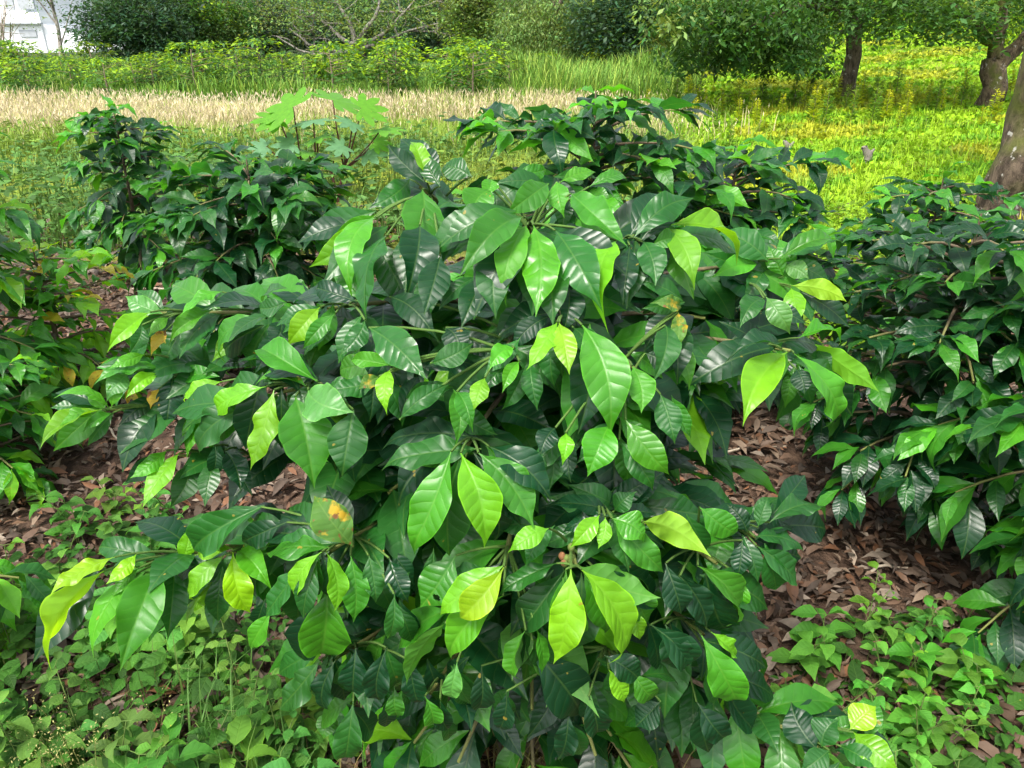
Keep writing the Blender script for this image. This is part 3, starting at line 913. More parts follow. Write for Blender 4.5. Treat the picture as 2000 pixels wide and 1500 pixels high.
def sticks():
    rng = np.random.default_rng(43)
    for lab, p, q, r in (('pale straight stick lying on the mulch beside the rounded bush', (245, 575), (400, 580), .009),
                         ('thin curved twig on the litter under the right bushes', (1395, 905), (1535, 880), .006),
                         ('short dry stick on the red-brown litter, below the thin stem', (1690, 1140), (1765, 1118), .006),
                         ('dry grey twig on the litter at the left', (195, 835), (262, 905), .006)):
        a0, b0 = ground_at(*p), ground_at(*q); n = 7; t = np.linspace(0, 1, n)[:, None]
        P = a0 + (b0 - a0) * t; P[:, 2] = gh(P[:, 0], P[:, 1]) + r + .018 + .01 * np.sin(t[:, 0] * 5); P[:, 0] += rng.normal(0, .006, n); P[:, 1] += .02 * np.sin(t[:, 0] * 3.1)
        a = Acc(); a.tube(P, np.linspace(r, r * .55, n), 6, (.30, .25, .19)); tag(add('fallen_stick', a.mesh('fallen_stick', M_BARK)), lab, 'stick')
sticks()

# ------------------------------------------------------------------ grass, weeds, field
def px_of(P):
    dep = P[:, 1] * cP + (CH - P[:, 2]) * sP
    return 1000 + FPX * P[:, 0] / dep, 750 - FPX * ((P[:, 2] - CH) * cP + P[:, 1] * sP) / dep
def blades(a, P, H, W, lean, cols, rng):
    N = len(P); az = rng.uniform(0, 6.28, N); l = np.abs(rng.normal(0, lean, N))
    up = unit(np.stack([np.cos(az) * l, np.sin(az) * l, np.ones(N)], -1))
    nr = np.stack([np.cos(az), np.sin(az), np.zeros(N)], -1)
    x, y, z = frame(up, nr)
    a.inst(BLADE, np.stack([x * H[:, None], y * W[:, None], -z * (H * 1.6)[:, None]], -1), P, cols)
def patchy(x, y, s=1.0, ph=0.):
    return .5 + .25 * np.sin(x * 1.1 * s + 2 * np.sin(y * .7 * s + ph) + ph) + .25 * np.sin(y * 1.9 * s - x * .8 * s + ph * 2)
def field():
    rng = np.random.default_rng(51)
    # pale seeding grass
    a = Acc(); N = 60000; y = rng.uniform(10.3, 16.0, N); x = rng.uniform(-1, 1, N) * (.66 * y + 1.5) - .3
    k = (x < 1.6 + .2 * (y - 12) + rng.normal(0, .9, N)); x, y = x[k], y[k]
    P = np.stack([x, y, gh(x, y)], -1); p = patchy(x, y, .7); f = sstep(10.8, 14.2, y + 4.5 * (p - .5))
    n = len(x); pp = patchy(x * 1.3, y * 1.6, 1.3, 7.); tan = rng.random(n) < .05 + .85 * f * sstep(.1, .55, pp + .35 * (x < -2))
    c = np.where(tan[:, None], np.array([.50, .43, .22]) * rng.uniform(.55, 1.25, (n, 1)), np.array([.20, .30, .04]) * rng.uniform(.7, 1.3, (n, 1)))
    blades(a, P, rng.uniform(.08, .36, n) * (.4 + .75 * p + .4 * pp), np.full(n, .013), .3, c, rng)
    q = tan & (rng.random(n) < .5)                                   # feathery heads
    Ph = P[q] + np.stack([rng.normal(0, .06, q.sum()), rng.normal(0, .06, q.sum()), rng.uniform(.08, .32, q.sum())], -1)
    m = len(Ph); x3, y3, z3 = frame(np.stack([rng.normal(0, .5, m), rng.normal(0, .5, m), np.ones(m)], -1), rng.normal(0, 1, (m, 3)))
    a.inst(QUAD, np.stack([x3 * .085, y3 * .03, z3 * .08], -1), Ph, np.array([.66, .55, .37]) * rng.uniform(.8, 1.2, (m, 1)))
    tag(add('seeding_grass', a.mesh('seeding_grass', M_GRASS)), 'pale straw-coloured seeding grass across the middle of the field', 'grass', kind='stuff')
    # green tall grass between the far shrubs and the dark trees
    a = Acc(); N = 52000; y = rng.uniform(17, 26, N); x = rng.uniform(-.66, .22, N) * y
    P = np.stack([x, y, gh(x, y)], -1); p = patchy(x, y, .8, 2.)
    h = rng.uniform(.3, .8, N) * (.5 + .8 * p) * np.where(x > 0, 1.15, .65)
    c = np.array([.13, .26, .035]) * rng.uniform(.6, 1.4, (N, 1)) * np.where((rng.random(N) < .25)[:, None], np.array([2.2, 1.5, 1.8]), 1)
    blades(a, P, h, np.full(N, .022), .28, c, rng)
    tag(add('tall_grass', a.mesh('tall_grass', M_GRASS)), 'tall green grass around the far shrubs and before the dark trees', 'grass', kind='stuff')
    # bright low lawn to the right
    a = Acc(); N = 150000; y = 5.5 + 32 * rng.random(N) ** 1.6; x = rng.uniform(.02, .85, N) * y
    k = (x > 1.4 + .06 * y + rng.normal(0, .4, N)); x, y = x[k], y[k]; n = len(x)
    P = np.stack([x, y, gh(x, y) + .004], -1); p = patchy(x, y, 1.1, 4.); p2 = patchy(x, y, 3.3, 1.)
    kk = rng.random(n) < .35 + .9 * p2; P, p, y = P[kk], p[kk], y[kk]; n = len(P)
    c = np.array([.235, .41, .012]) * rng.uniform(.6, 1.3, (n, 1)) * np.where((p < .35)[:, None], np.array([1.35, .9, 1.4]), 1) * np.where((p2[kk] > .62)[:, None], np.array([.55, .75, .9]), 1)
    az = rng.uniform(0, 6.28, n); L = rng.uniform(.03, .075, n) * (1 + y / 22)
    x3, y3, z3 = frame(np.stack([np.cos(az), np.sin(az), rng.uniform(.1, 1.1, n)], -1), np.stack([rng.normal(0, .5, n), rng.normal(0, .5, n), np.ones(n)], -1))
    a.inst(QUAD, np.stack([x3 * L[:, None], y3 * L[:, None] * 1.3, z3 * L[:, None]], -1), P, c)
    m = n // 3; blades(a, P[:m], rng.uniform(.06, .2, m), np.full(m, .012), .35, c[:m] * np.array([1.1, 1.0, 1.4]), rng)
    tag(add('lawn', a.mesh('lawn', M_GRASS)), 'bright yellow-green low growth on the slope at the right', 'grass', kind='stuff')
    # low green herbs between the left bushes and the field
    a = Acc(); N = 15000; y = rng.uniform(5.6, 11.5, N); x = rng.uniform(-.75, .22, N) * y
    k = rng.random(N) < .25 + patchy(x, y, 1.6); x, y = x[k], y[k]; n = len(x)
    P = np.stack([x, y, gh(x, y)], -1); hh = rng.random(n) * .32 * (.4 + patchy(x, y, .9, 3.)); P[:, 2] += hh
    az = rng.uniform(0, 6.28, n); L = rng.uniform(.05, .12, n)
    x3, y3, z3 = frame(np.stack([np.cos(az), np.sin(az), rng.uniform(-.5, .4, n)], -1), np.stack([rng.normal(0, .5, n), rng.normal(0, .5, n), np.ones(n)], -1))
    c = np.array([.065, .15, .03]) * rng.uniform(.6, 1.5, (n, 1)) * np.where((patchy(x, y, .6, 5) > .55)[:, None], np.array([1.8, 1.3, .9]), 1)
    a.inst(QUAD, np.stack([x3 * L[:, None], y3 * L[:, None] * 1.2, z3 * L[:, None]], -1), P, c)
    m = n // 2; P2 = P[:m].copy(); P2[:, 2] -= hh[:m]; blades(a, P2, rng.uniform(.12, .4, m), np.full(m, .012), .35, c[:m] * np.array([1.3, 1.1, 1.0]), rng)
    tag(add('field_herbs', a.mesh('field_herbs', M_GRASS)), 'green herbs growing between the left coffee bushes and the pale grass', 'ground cover', kind='stuff')
    # herbs under the right bushes at the lawn's near edge
    a = Acc(); N = 9000; y = rng.uniform(3.6, 7.2, N); x = rng.uniform(.22, .75, N) * y
    P = np.stack([x, y, gh(x, y) + rng.random(N) * .3 * patchy(x, y, 2.)], -1)
    az = rng.uniform(0, 6.28, N); L = rng.uniform(.03, .075, N)
    x3, y3, z3 = frame(np.stack([np.cos(az), np.sin(az), rng.uniform(-.5, .4, N)], -1), np.stack([rng.normal(0, .5, N), rng.normal(0, .5, N), np.ones(N)], -1))
    c = np.array([.15, .28, .012]) * rng.uniform(.6, 1.4, (N, 1))
    a.inst(QUAD, np.stack([x3 * L[:, None], y3 * L[:, None] * 1.3, z3 * L[:, None]], -1), P, c)
    tag(add('lawn_edge_herbs', a.mesh('lawn_edge_herbs', M_GRASS)), 'bright green small-leaved herbs at the near edge of the lawn', 'ground cover', kind='stuff')
field()

def near_weeds():
    rng = np.random.default_rng(61)
    zones = {'left': ([(0, 1120), (120, 1020), (300, 985), (430, 1040), (600, 1200), (640, 1500), (0, 1500)], 62), 'right': ([(1560, 1240), (1720, 1200), (2000, 1180), (2000, 1500), (1520, 1500), (1480, 1410)], 50)}
    def inside(px, py, poly):
        c = False
        for i in range(len(poly)):
            (x1, y1), (x2, y2) = poly[i], poly[i - 1]
            if (y1 > py) != (y2 > py) and px < (x2 - x1) * (py - y1) / (y2 - y1) + x1: c = not c
        return c
    for zone, (poly, cnt) in zones.items():
        xs = [p[0] for p in poly]; ys = [p[1] for p in poly]
        for k in range(cnt):
            while True:
                px, py = rng.uniform(min(xs), max(xs)), rng.uniform(min(ys), max(ys) + 260)
                if inside(px, min(py, 1499), poly): break
            g = ground_at(px, py); g[2] = gh(g[0], g[1])
            lab = 'soft green broad-leaved weed among the undergrowth below the bush, lower left' if zone == 'left' else 'bright green small weed on the litter, lower right corner'
            t = thing('weed_plant', lab, 'weed', g, 'weeds at lower left' if zone == 'left' else 'weeds at lower right')
            H = rng.uniform(.1, .28) if zone == 'left' else rng.uniform(.08, .22)
            big = rng.choice([.7, .9, 1.1, 1.5, 1.9]); tn = rng.uniform(.55, 1.05) * np.array([rng.uniform(.7, 1.5), 1, rng.uniform(.3, .7)])
            lean = rng.normal(0, .12, 2); n = 6; tt = np.linspace(0, 1, n)
            S = g + np.stack([lean[0] * H * 2 * tt ** 1.5, lean[1] * H * 2 * tt ** 1.5, H * tt], -1)
            a = Acc(); a.tube(S, np.linspace(.0022, .0012, n), 5, (.09, .14, .03)); nodes = int(3 + H / .05)
            for i in range(nodes):
                f = .25 + .75 * i / (nodes - 1); p = S[0] + (S[-1] - S[0]) * f; p = np.array([np.interp(f, tt, S[:, q]) for q in range(3)])
                az = i * 1.571 + rng.uniform(-.3, .3)
                for sg in (0, math.pi):
                    L = (rng.uniform(.034, .062) if zone == 'left' else rng.uniform(.028, .05)) * (1.1 - .35 * f) * big
                    o = np.array([math.cos(az + sg), math.sin(az + sg), rng.uniform(-.15, .35)]); B = p + o * rng.uniform(.008, .02)
                    a.tube([p, B], .0009, 4, (.09, .15, .03))
                    c = (np.array([.055, .165, .045]) if zone == 'left' else np.array([.06, .21, .045])) * rng.uniform(.75, 1.2) * (1 + .35 * f) * tn
                    nr = np.array([0, 0, 1.]) + rng.normal(0, .25, 3)
                    me = WEEDL[rng.integers(6)][1]
                    add('leaf', me, t, leaf_matrix(B, B + unit(o + [0, 0, -.15]) * L, nr, L * rng.uniform(.55, .72) * .64), c)
            add('stem', a.mesh('stem', M_BARK), t)
        # the uncountable rest below
        a = Acc(); N = 1900 if zone == 'left' else 650; Ps = []
        while len(Ps) < N:
            px, py = rng.uniform(min(xs) - 60, max(xs)), rng.uniform(min(ys), max(ys) + 300)
            if inside(np.clip(px, 1, 1999), min(py, 1499), poly):
                d = rayd(px, py); h = rng.random() ** 1.5 * (.17 if zone == 'left' else .08); t_ = (CH - h) / -d[2]; Ps.append(CAMP + d * t_)
        P = np.array(Ps); az = rng.uniform(0, 6.28, N); L = rng.uniform(.022, .055, N)
        x3, y3, z3 = frame(np.stack([np.cos(az), np.sin(az), rng.uniform(-.5, .3, N)], -1), np.stack([rng.normal(0, .35, N), rng.normal(0, .35, N), np.ones(N)], -1))
        c = np.array([.028, .098, .010]) * rng.uniform(.5, 1.5, (N, 1)); L *= rng.choice([.6, 1., 1.5], N)
        for j in range(3):
            q = np.arange(N) % 3 == j; a.inst(WEEDT[j], np.stack([x3[q] * L[q, None], y3[q] * L[q, None], z3[q] * L[q, None]], -1), P[q], c[q])
        S0 = P[::3].copy(); S0[:, 2] = gh(S0[:, 0], S0[:, 1])
        for p, s0 in zip(P[::3], S0): a.tube([s0, p], .0009, 3, (.08, .12, .03))
        tag(add('undergrowth', a.mesh('undergrowth', M_WEED_S)), 'dense small-leaved green undergrowth covering the soil, ' + ('lower left' if zone == 'left' else 'lower right'), 'undergrowth', kind='stuff')
    # long grass blades at the lower left, thin yellowish heads
    a = Acc(); N = 300; P = []
    for k in range(N):
        px, py = rng.normal(420, 130), rng.uniform(1380, 1900)
        g = ground_at(np.clip(px, -60, 900), py); P.append((g[0], g[1], gh(g[0], g[1])))
    P = np.array(P); cols = np.array([.065, .15, .025]) * rng.uniform(.6, 1.4, (N, 1)) * np.where((rng.random(N) < .2)[:, None], np.array([1.7, 1.25, 1.4]), 1)
    blades(a, P, rng.uniform(.10, .28, N), rng.uniform(.002, .006, N), .6, cols, rng)
    for k in range(26):                                              # seed panicles
        px, py = rng.normal(150, 60), rng.uniform(1470, 1640); g = ground_at(px, py); h = rng.uniform(.12, .22); top = g + [rng.normal(0, .03), rng.normal(0, .03), h]
        a.tube([g, (g + top) / 2 + [.01, 0, .01], top], .0009, 3, (.2, .22, .06)); m = 26
        Q = top + rng.normal(0, .022, (m, 3)); x3, y3, z3 = frame(rng.normal(0, 1, (m, 3)), rng.normal(0, 1, (m, 3)))
        a.inst(QUAD, np.stack([x3 * .007, y3 * .006, z3 * .006], -1), Q, np.array([.36, .33, .12]) * rng.uniform(.8, 1.3, (m, 1)))
    tag(add('grass_clump', a.mesh('grass_clump', M_GRASS)), 'long thin grass blades and seed heads at the lower left', 'grass', kind='stuff')
    # dry grass at the foot of the central bush
    a = Acc(); N = 260; P = []
    for k in range(N):
        g = ground_at(rng.normal(1080, 170), rng.uniform(1440, 1640)); P.append((g[0], g[1], gh(g[0], g[1])))
    cols = np.array([.26, .22, .08]) * rng.uniform(.6, 1.3, (N, 1)); blades(a, np.array(P), rng.uniform(.08, .24, N), rng.uniform(.002, .004, N), .6, cols, rng)
    tag(add('dry_grass', a.mesh('dry_grass', M_GRASS)), 'dry yellowish grass around the foot of the central bush', 'grass', kind='stuff')
near_weeds()

# ------------------------------------------------------------------ castor plant
def castor():
    rng = np.random.default_rng(71); Y = 7.6
    # palmate blade, eight pointed lobes; centre at origin, lying in XY, main lobe along +X
    def blade():
        lob = [0, .62, -.62, 1.25, -1.25, 1.95, -1.95]; ln = [1, .97, .97, .85, .85, .62, .62]; v = [[0, 0, .0]]; f = []; uv = [[.5, .5]]
        order = sorted(range(7), key=lambda i: lob[i]); rim = []
        for i, k in enumerate(order):
            a0, l = lob[k], ln[k]; w = .3
            for da, r in ((-w, .58 * l), (-w * .8, .74 * l), (-w * .42, .9 * l), (0, 1.05 * l), (w * .42, .9 * l), (w * .8, .74 * l), (w, .58 * l)):
                rim.append((math.cos(a0 + da) * r, math.sin(a0 + da) * r, .10 * r - .26 * r * r + .03 * math.cos(9 * da)))
        v += [list(q) for q in rim]; n = len(rim); uv += [[.5, .5]] * n
        for i in range(0, n - 2, 2): f.append((0, i + 1, i + 2, i + 3))
        return np.array(v, float), np.array(f), np.array(uv, float)
    T = blade(); me = np_mesh('castor_blade', T[0], T[1], T[2], None, M_CASTOR, True)
    base = at_y(655, 330, Y); base[2] = gh(base[0], base[1])
    t = thing('castor_plant', 'castor plant with large star-shaped leaves on dark stalks, in the field', 'castor plant', base)
    def leafc(cx, cy, w, ang, tilt, c, Yo=0., stalk=None):
        p = at_y(cx, cy, Y + Yo); L = w / FPX * Y * .58
        x = np.array([math.cos(ang), math.sin(ang), 0]); od = p - (base + [0, 0, p[2]]); n = unit(np.array([(p[0] - base[0]) * 1.1 + math.cos(tilt[1]) * tilt[0] * .5, -.45 + math.sin(tilt[1]) * tilt[0] * .6, 1.])); x, y, z = frame(x, n)
        m = Matrix.Identity(4)
        for i in range(3): m[i][0], m[i][1], m[i][2], m[i][3] = x[i] * L, y[i] * L, z[i] * L, p[i]
        add('leaf', me, t, m, c); return p
    br, gy = (.085, .25, .012), (.10, .23, .115)
    spec = [(572, 203, 130, 2.6, (.25, 4.7), br), (545, 225, 90, 3.4, (.5, 4.0), br), (650, 190, 130, 1.0, (.35, 4.7), br), (612, 228, 100, 4.6, (.75, 4.6), gy), (705, 205, 90, .4, (.4, 5), br),
            (688, 232, 70, 4.4, (.7, 4.7), gy), (745, 245, 90, 5.6, (.8, 5.6), br), (573, 275, 72, 3.3, (.6, 4.7), gy), (520, 280, 60, 3.4, (.6, 4.7), gy), (672, 278, 66, 3.9, (.5, 4.7), gy),
            (715, 290, 80, 5.9, (.5, 5), gy), (620, 262, 70, 5.0, (.6, 4.7), br), (600, 290, 70, 4.2, (.5, 4.5), br), (655, 300, 60, 5.0, (.6, 4.6), (.2, .3, .02)), (730, 272, 60, .1, (.4, 5), br)]
    heads = [at_y(590, 335, Y), at_y(618, 330, Y), at_y(645, 330, Y), at_y(672, 330, Y)]
    A = Acc(); stemc = (.075, .03, .022)
    for h in heads:
        A.tube(bezier(base, (base + h) / 2 + [0, 0, .05], h, 6), np.linspace(.016, .011, 6), 7, stemc)
    add('stem', A.mesh('stem', M_BARK), t)
    for k, s in enumerate(spec):
        p = leafc(s[0], s[1] + 6, s[2], s[3], s[4], s[5], rng.uniform(-.12, .12)); h = heads[int(np.argmin([abs(p[0] - q[0]) for q in heads]))]
        A = Acc(); A.tube(bezier(h, np.array([h[0] * .4 + p[0] * .6, h[1], (h[2] + p[2]) / 2 - .02]), p, 6), np.linspace(.009, .006, 6), 6, stemc); add('stalk', A.mesh('stalk', M_BARK), t)
castor()

# ------------------------------------------------------------------ far rows of low coffee shrubs
def far_shrubs():
    rng = np.random.default_rng(81); protos = []
    lab = 'low yellow-green coffee shrub in the far rows beyond the pale grass'
    for v in range(6):
        t = thing('coffee_shrub', lab, 'shrub', (0, 0, 0), 'far rows of coffee shrubs'); a = Acc(); n = 620
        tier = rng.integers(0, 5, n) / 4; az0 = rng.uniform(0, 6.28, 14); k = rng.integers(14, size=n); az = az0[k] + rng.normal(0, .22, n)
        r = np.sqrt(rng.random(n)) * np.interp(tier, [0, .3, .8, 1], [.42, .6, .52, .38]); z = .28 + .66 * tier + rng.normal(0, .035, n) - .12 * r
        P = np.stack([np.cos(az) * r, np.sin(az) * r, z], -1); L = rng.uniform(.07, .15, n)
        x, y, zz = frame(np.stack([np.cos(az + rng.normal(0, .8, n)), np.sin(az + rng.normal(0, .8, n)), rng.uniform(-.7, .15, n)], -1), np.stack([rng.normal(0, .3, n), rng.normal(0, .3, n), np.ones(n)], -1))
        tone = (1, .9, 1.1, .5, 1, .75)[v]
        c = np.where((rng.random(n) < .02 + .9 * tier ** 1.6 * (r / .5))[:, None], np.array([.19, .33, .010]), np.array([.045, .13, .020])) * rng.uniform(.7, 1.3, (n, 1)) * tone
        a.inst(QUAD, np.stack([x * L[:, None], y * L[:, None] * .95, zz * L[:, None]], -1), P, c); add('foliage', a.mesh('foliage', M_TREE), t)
        b = Acc(); b.tube([(0, 0, -.05), (.02, 0, .4), (0, .02, .85)], [.025, .018, .008], 6, (.2, .16, .11))
        for j in range(14):
            e = np.array([math.cos(az0[j]) * .4, math.sin(az0[j]) * .4, .25 + .65 * j / 14]); b.tube([(0, 0, e[2] - .08), e], [.008, .004], 4, (.18, .15, .08))
        add('stem', b.mesh('stem', M_BARK), t); protos.append(t)
    used = set(); cnt = 0
    for row in range(4):
        y = 17.6 + row * 1.2
        for x in np.arange(-.66 * y - 1, .8 + row * .25, .98):
            if rng.random() < .08: continue
            xx = x + rng.normal(0, .25); yy = y + rng.normal(0, .35); k = int(rng.integers(6)); loc = (xx, yy, float(gh(xx, yy))); sc = rng.uniform(.55, 1.22)
            if k not in used: used.add(k); t = protos[k]; t.location = loc; t.rotation_euler = (0, 0, rng.uniform(0, 6)); t.scale = (sc,) * 3
            else: copy_tree(protos[k], loc, rng.uniform(0, 6), sc)
            cnt += 1
    print('far shrubs', cnt)
far_shrubs()

# yellow-green spires of weed along the lawn edge
def tall_weeds():
    rng = np.random.default_rng(91); lab = 'yellow-green leafy spire of weed along the far lawn edge'; protos = []
    for v in range(5):
        t = thing('tall_weed', lab, 'weed', (0, 0, 0), 'weed spires along the lawn edge'); a = Acc(); n = 150; s = rng.random(n); az = rng.uniform(0, 6.28, n)
        P = np.stack([np.cos(az) * .02, np.sin(az) * .02, .08 + .52 * s], -1); L = rng.uniform(.06, .14, n) * (1.1 - .6 * s)
        x, y, zz = frame(np.stack([np.cos(az), np.sin(az), rng.uniform(-.1, .8, n)], -1), np.stack([np.zeros(n), np.zeros(n), np.ones(n)], -1) + rng.normal(0, .3, (n, 3)))
        c = (np.array([.25, .34, .015]) if v < 3 else np.array([.10, .21, .02])) * rng.uniform(.7, 1.3, (n, 1)) * np.where((s > .75)[:, None], np.array([1.35, 1.1, 1]), 1)
        a.inst(QUAD, np.stack([x * L[:, None], y * L[:, None] * .8, zz * L[:, None]], -1), P, c); add('foliage', a.mesh('foliage', M_TREE), t)
        b = Acc(); b.tube([(0, 0, -.03), (.01, 0, .3), (0, .01, .6)], [.009, .007, .004], 5, (.12, .13, .04)); add('stem', b.mesh('stem', M_BARK), t); protos.append(t)
    for k in range(110):
        x = rng.uniform(2.2, 12.5); y = rng.normal(14.6, 1.5) + .1 * x; k2 = k % 5; loc = (x, y, float(gh(x, y))); sc = rng.uniform(.45, 1.0)
        if k < 5: t = protos[k]; t.location = loc; t.scale = (sc,) * 3
        else: copy_tree(protos[k2], loc, rng.uniform(0, 6), sc)
tall_weeds()

# ------------------------------------------------------------------ trees
def foliage(a, rng, blobs, leaf, col, jit=.5, flat=.75, hang=.2):
    """blobs: (centre, radii, clumps, leaves per clump); leaves gather in clumps"""
    for cen, rad, ncl, per in blobs:
        d = unit(rng.normal(0, 1, (ncl, 3))); rr = rng.random(ncl) ** .38
        C = np.asarray(cen) + d * rr[:, None] * np.asarray(rad); tone = rng.uniform(1 - jit, 1 + jit, ncl); yel = rng.uniform(.75, 1.35, ncl)
        n = ncl * per; k = np.repeat(np.arange(ncl), per); sz = np.mean(rad) * .17 + leaf * .9
        P = C[k] + rng.normal(0, 1, (n, 3)) * np.array([1, 1, flat]) * sz * .75
        L = leaf * rng.uniform(.6, 1.3, n) * rng.uniform(.6, 1.5, ncl)[k]; az = rng.uniform(0, 6.28, n)
        x, y, z = frame(np.stack([np.cos(az), np.sin(az), rng.normal(-hang, .5, n)], -1), np.stack([rng.normal(0, .5, n), rng.normal(0, .5, n), np.ones(n)], -1))
        c = np.asarray(col) * (tone[k] * rng.uniform(.75, 1.25, n))[:, None]; c[:, 0] *= yel[k]
        a.inst(QUAD, np.stack([x * L[:, None], y * L[:, None] * .9, z * L[:, None]], -1), P, c)
TG = {'dark': (.024, .066, .030), 'mid': (.040, .110, .020), 'pale': (.10, .175, .045), 'yel': (.16, .30, .014), 'blue': (.050, .095, .065)}  # blue: slight distance haze painted into the leaf colour
def tree(label, base, limbs, blobs, leaf, tone, seed, name='broadleaf_tree', bark=(.16, .135, .11), cat='tree', hang=.2, group=None, seg=8, extra=()):
    rng = np.random.default_rng(seed); base = np.asarray(base, float); t = thing(name, label, cat, base, group)
    for i, (pts, r0, r1) in enumerate(limbs):
        pts = np.asarray(pts, float); n = 10; tt = np.linspace(0, len(pts) - 1, n); q = np.stack([np.interp(tt, np.arange(len(pts)), pts[:, j]) for j in range(3)], -1)
        if len(pts) > 2: q[1:-1] = (q[:-2] + q[1:-1] * 2 + q[2:]) / 4
        q[1:-1] += rng.normal(0, r0 * .18, (n - 2, 3)); a = Acc(); rad = np.linspace(r0, r1, n); 
        if i == 0: rad[0] *= 1.25
        a.tube(q, rad * rng.uniform(.93, 1.07, n), seg, np.array(bark) * rng.uniform(.85, 1.1)); add('trunk' if i == 0 else 'limb', a.mesh('trunk' if i == 0 else 'limb', M_TRUNK), t)
    a = Acc(); foliage(a, rng, blobs, leaf, TG[tone], hang=hang)
    for tn, bl in extra: foliage(a, rng, bl, leaf, TG[tn], hang=hang)
    o = add('crown', a.mesh('crown', M_TREE), t); return t
def wild_tree(label, px, Y, halfw_px, skirt_px, H, tone, seed, leaf=.16, tr=.22, clumps=150, per=26, bark=(.16, .135, .11), hang=.2, group='trees at the back of the field', extra=()):
    x = at_y(px, 100, Y)[0]; g = float(gh(x, Y)); w = halfw_px / FPX * Y; z0 = at_y(px, skirt_px, Y)[2]
    b = np.array([x, Y, g]); rng = np.random.default_rng(seed + 500)
    limbs = [([b - [0, 0, .2], b + [.1, 0, H * .3], b + [.2, 0, H * .75]], tr, tr * .3)]
    for k in range(6):
        az = k * 1.05 + rng.uniform(-.3, .3); s = b + [.05, 0, H * rng.uniform(.1, .4)]
        limbs.append(([s, s + [math.cos(az) * w * .45, math.sin(az) * w * .45, H * .14], s + [math.cos(az) * w * .85, math.sin(az) * w * .85, H * rng.uniform(.15, .35)]], tr * .4, tr * .13))
    low = (H + z0) * .28
    z0 = max(z0 - .25, g + .1)
    blobs = [((x, Y - w * .35, z0 + low * .5), (w * 1.1, w * .6, low * .55), int(clumps * 1.6), per), ((x, Y, z0 + low * .6), (w * 1.1, w, low * .6), clumps, per), ((x, Y, z0 + (H - z0) * .62), (w * .95, w * .8, (H - z0) * .4), clumps // 2, per)]
    return tree(label, b, limbs, blobs, leaf, tone, seed, bark=bark, hang=hang, group=group, extra=[(tn, [((at_y(q[0], q[1], Y - w * .5)), (q[2] / FPX * Y,) * 2 + (q[2] / FPX * Y * .7,), q[3], per)]) for tn, q in extra])
wild_tree('slim tree with sparse grey-green tufts before the white building', 118, 33, 42, 30, 5.5, 'pale', 101, leaf=.1, tr=.09, clumps=10, per=18, bark=(.3, .28, .25), extra=[('mid', (165, 78, 24, 9))])
wild_tree('dark blue-green tree beside the white building', 285, 31, 95, 108, 7, 'dark', 102, leaf=.15, clumps=200, extra=[('mid', (215, 60, 26, 14)), ('blue', (290, 40, 30, 16))])
wild_tree('lighter green tree right of the dark blue-green one', 395, 33, 100, 92, 7, 'mid', 103, leaf=.15, clumps=130, extra=[('yel', (330, 22, 30, 16)), ('yel', (420, 25, 36, 16)), ('pale', (380, 60, 40, 18)), ('pale', (450, 45, 36, 14))])
wild_tree('haze-tinted grey-green tree between light tree and spreading limbs', 520, 36, 90, 104, 7.5, 'blue', 104, leaf=.13, clumps=130, extra=[('pale', (500, 45, 45, 20)), ('pale', (560, 75, 30, 10)), ('mid', (540, 20, 40, 16))])
wild_tree('dark tree standing behind the spreading grey limbs', 720, 38, 130, 108, 8, 'dark', 105, leaf=.17, clumps=150, extra=[('blue', (640, 50, 40, 20)), ('mid', (790, 55, 40, 18))])
wild_tree('dark tree in the gap right of the spreading limbs', 860, 34, 90, 100, 7, 'dark', 106, leaf=.15, clumps=120, extra=[('mid', (830, 30, 36, 18))])
wild_tree('small yellow-green tree with slender trunk at the far field edge', 925, 29, 48, 72, 4.5, 'pale', 107, leaf=.12, clumps=90, extra=[('yel', (905, 62, 26, 14))])
wild_tree('pale feathery tree with drooping twigs, left of the big dark tree', 1075, 25, 90, 122, 6, 'pale', 108, leaf=.09, clumps=240, per=30, hang=1.1)
wild_tree('big dark tree with deep shade beneath, at the centre back', 1245, 23.5, 110, 128, 7, 'dark', 109, leaf=.13, clumps=260, per=28, extra=[('yel', (1180, 105, 24, 10))])
wild_tree('distant tree at the far back over the building', 30, 52, 150, 20, 9, 'mid', 110, leaf=.2, clumps=80)
wild_tree('distant yellow-green tree up the slope behind the lawn', 1760, 40, 170, 45, 8, 'yel', 111, leaf=.18, clumps=190)
wild_tree('distant green tree up the slope behind the thick forked trunk', 2040, 36, 140, 60, 8, 'yel', 112, leaf=.18, clumps=130)
wild_tree('distant tree behind the hanging branches at the lawn top', 1480, 36, 120, 110, 8, 'mid', 113, leaf=.17, clumps=170)
wild_tree('background tree in the middle of the far wood', 620, 48, 180, 100, 10, 'mid', 114, leaf=.2, clumps=150)
wild_tree('background tree in the far wood right of the middle', 990, 44, 160, 105, 9, 'mid', 115, leaf=.2, clumps=140)

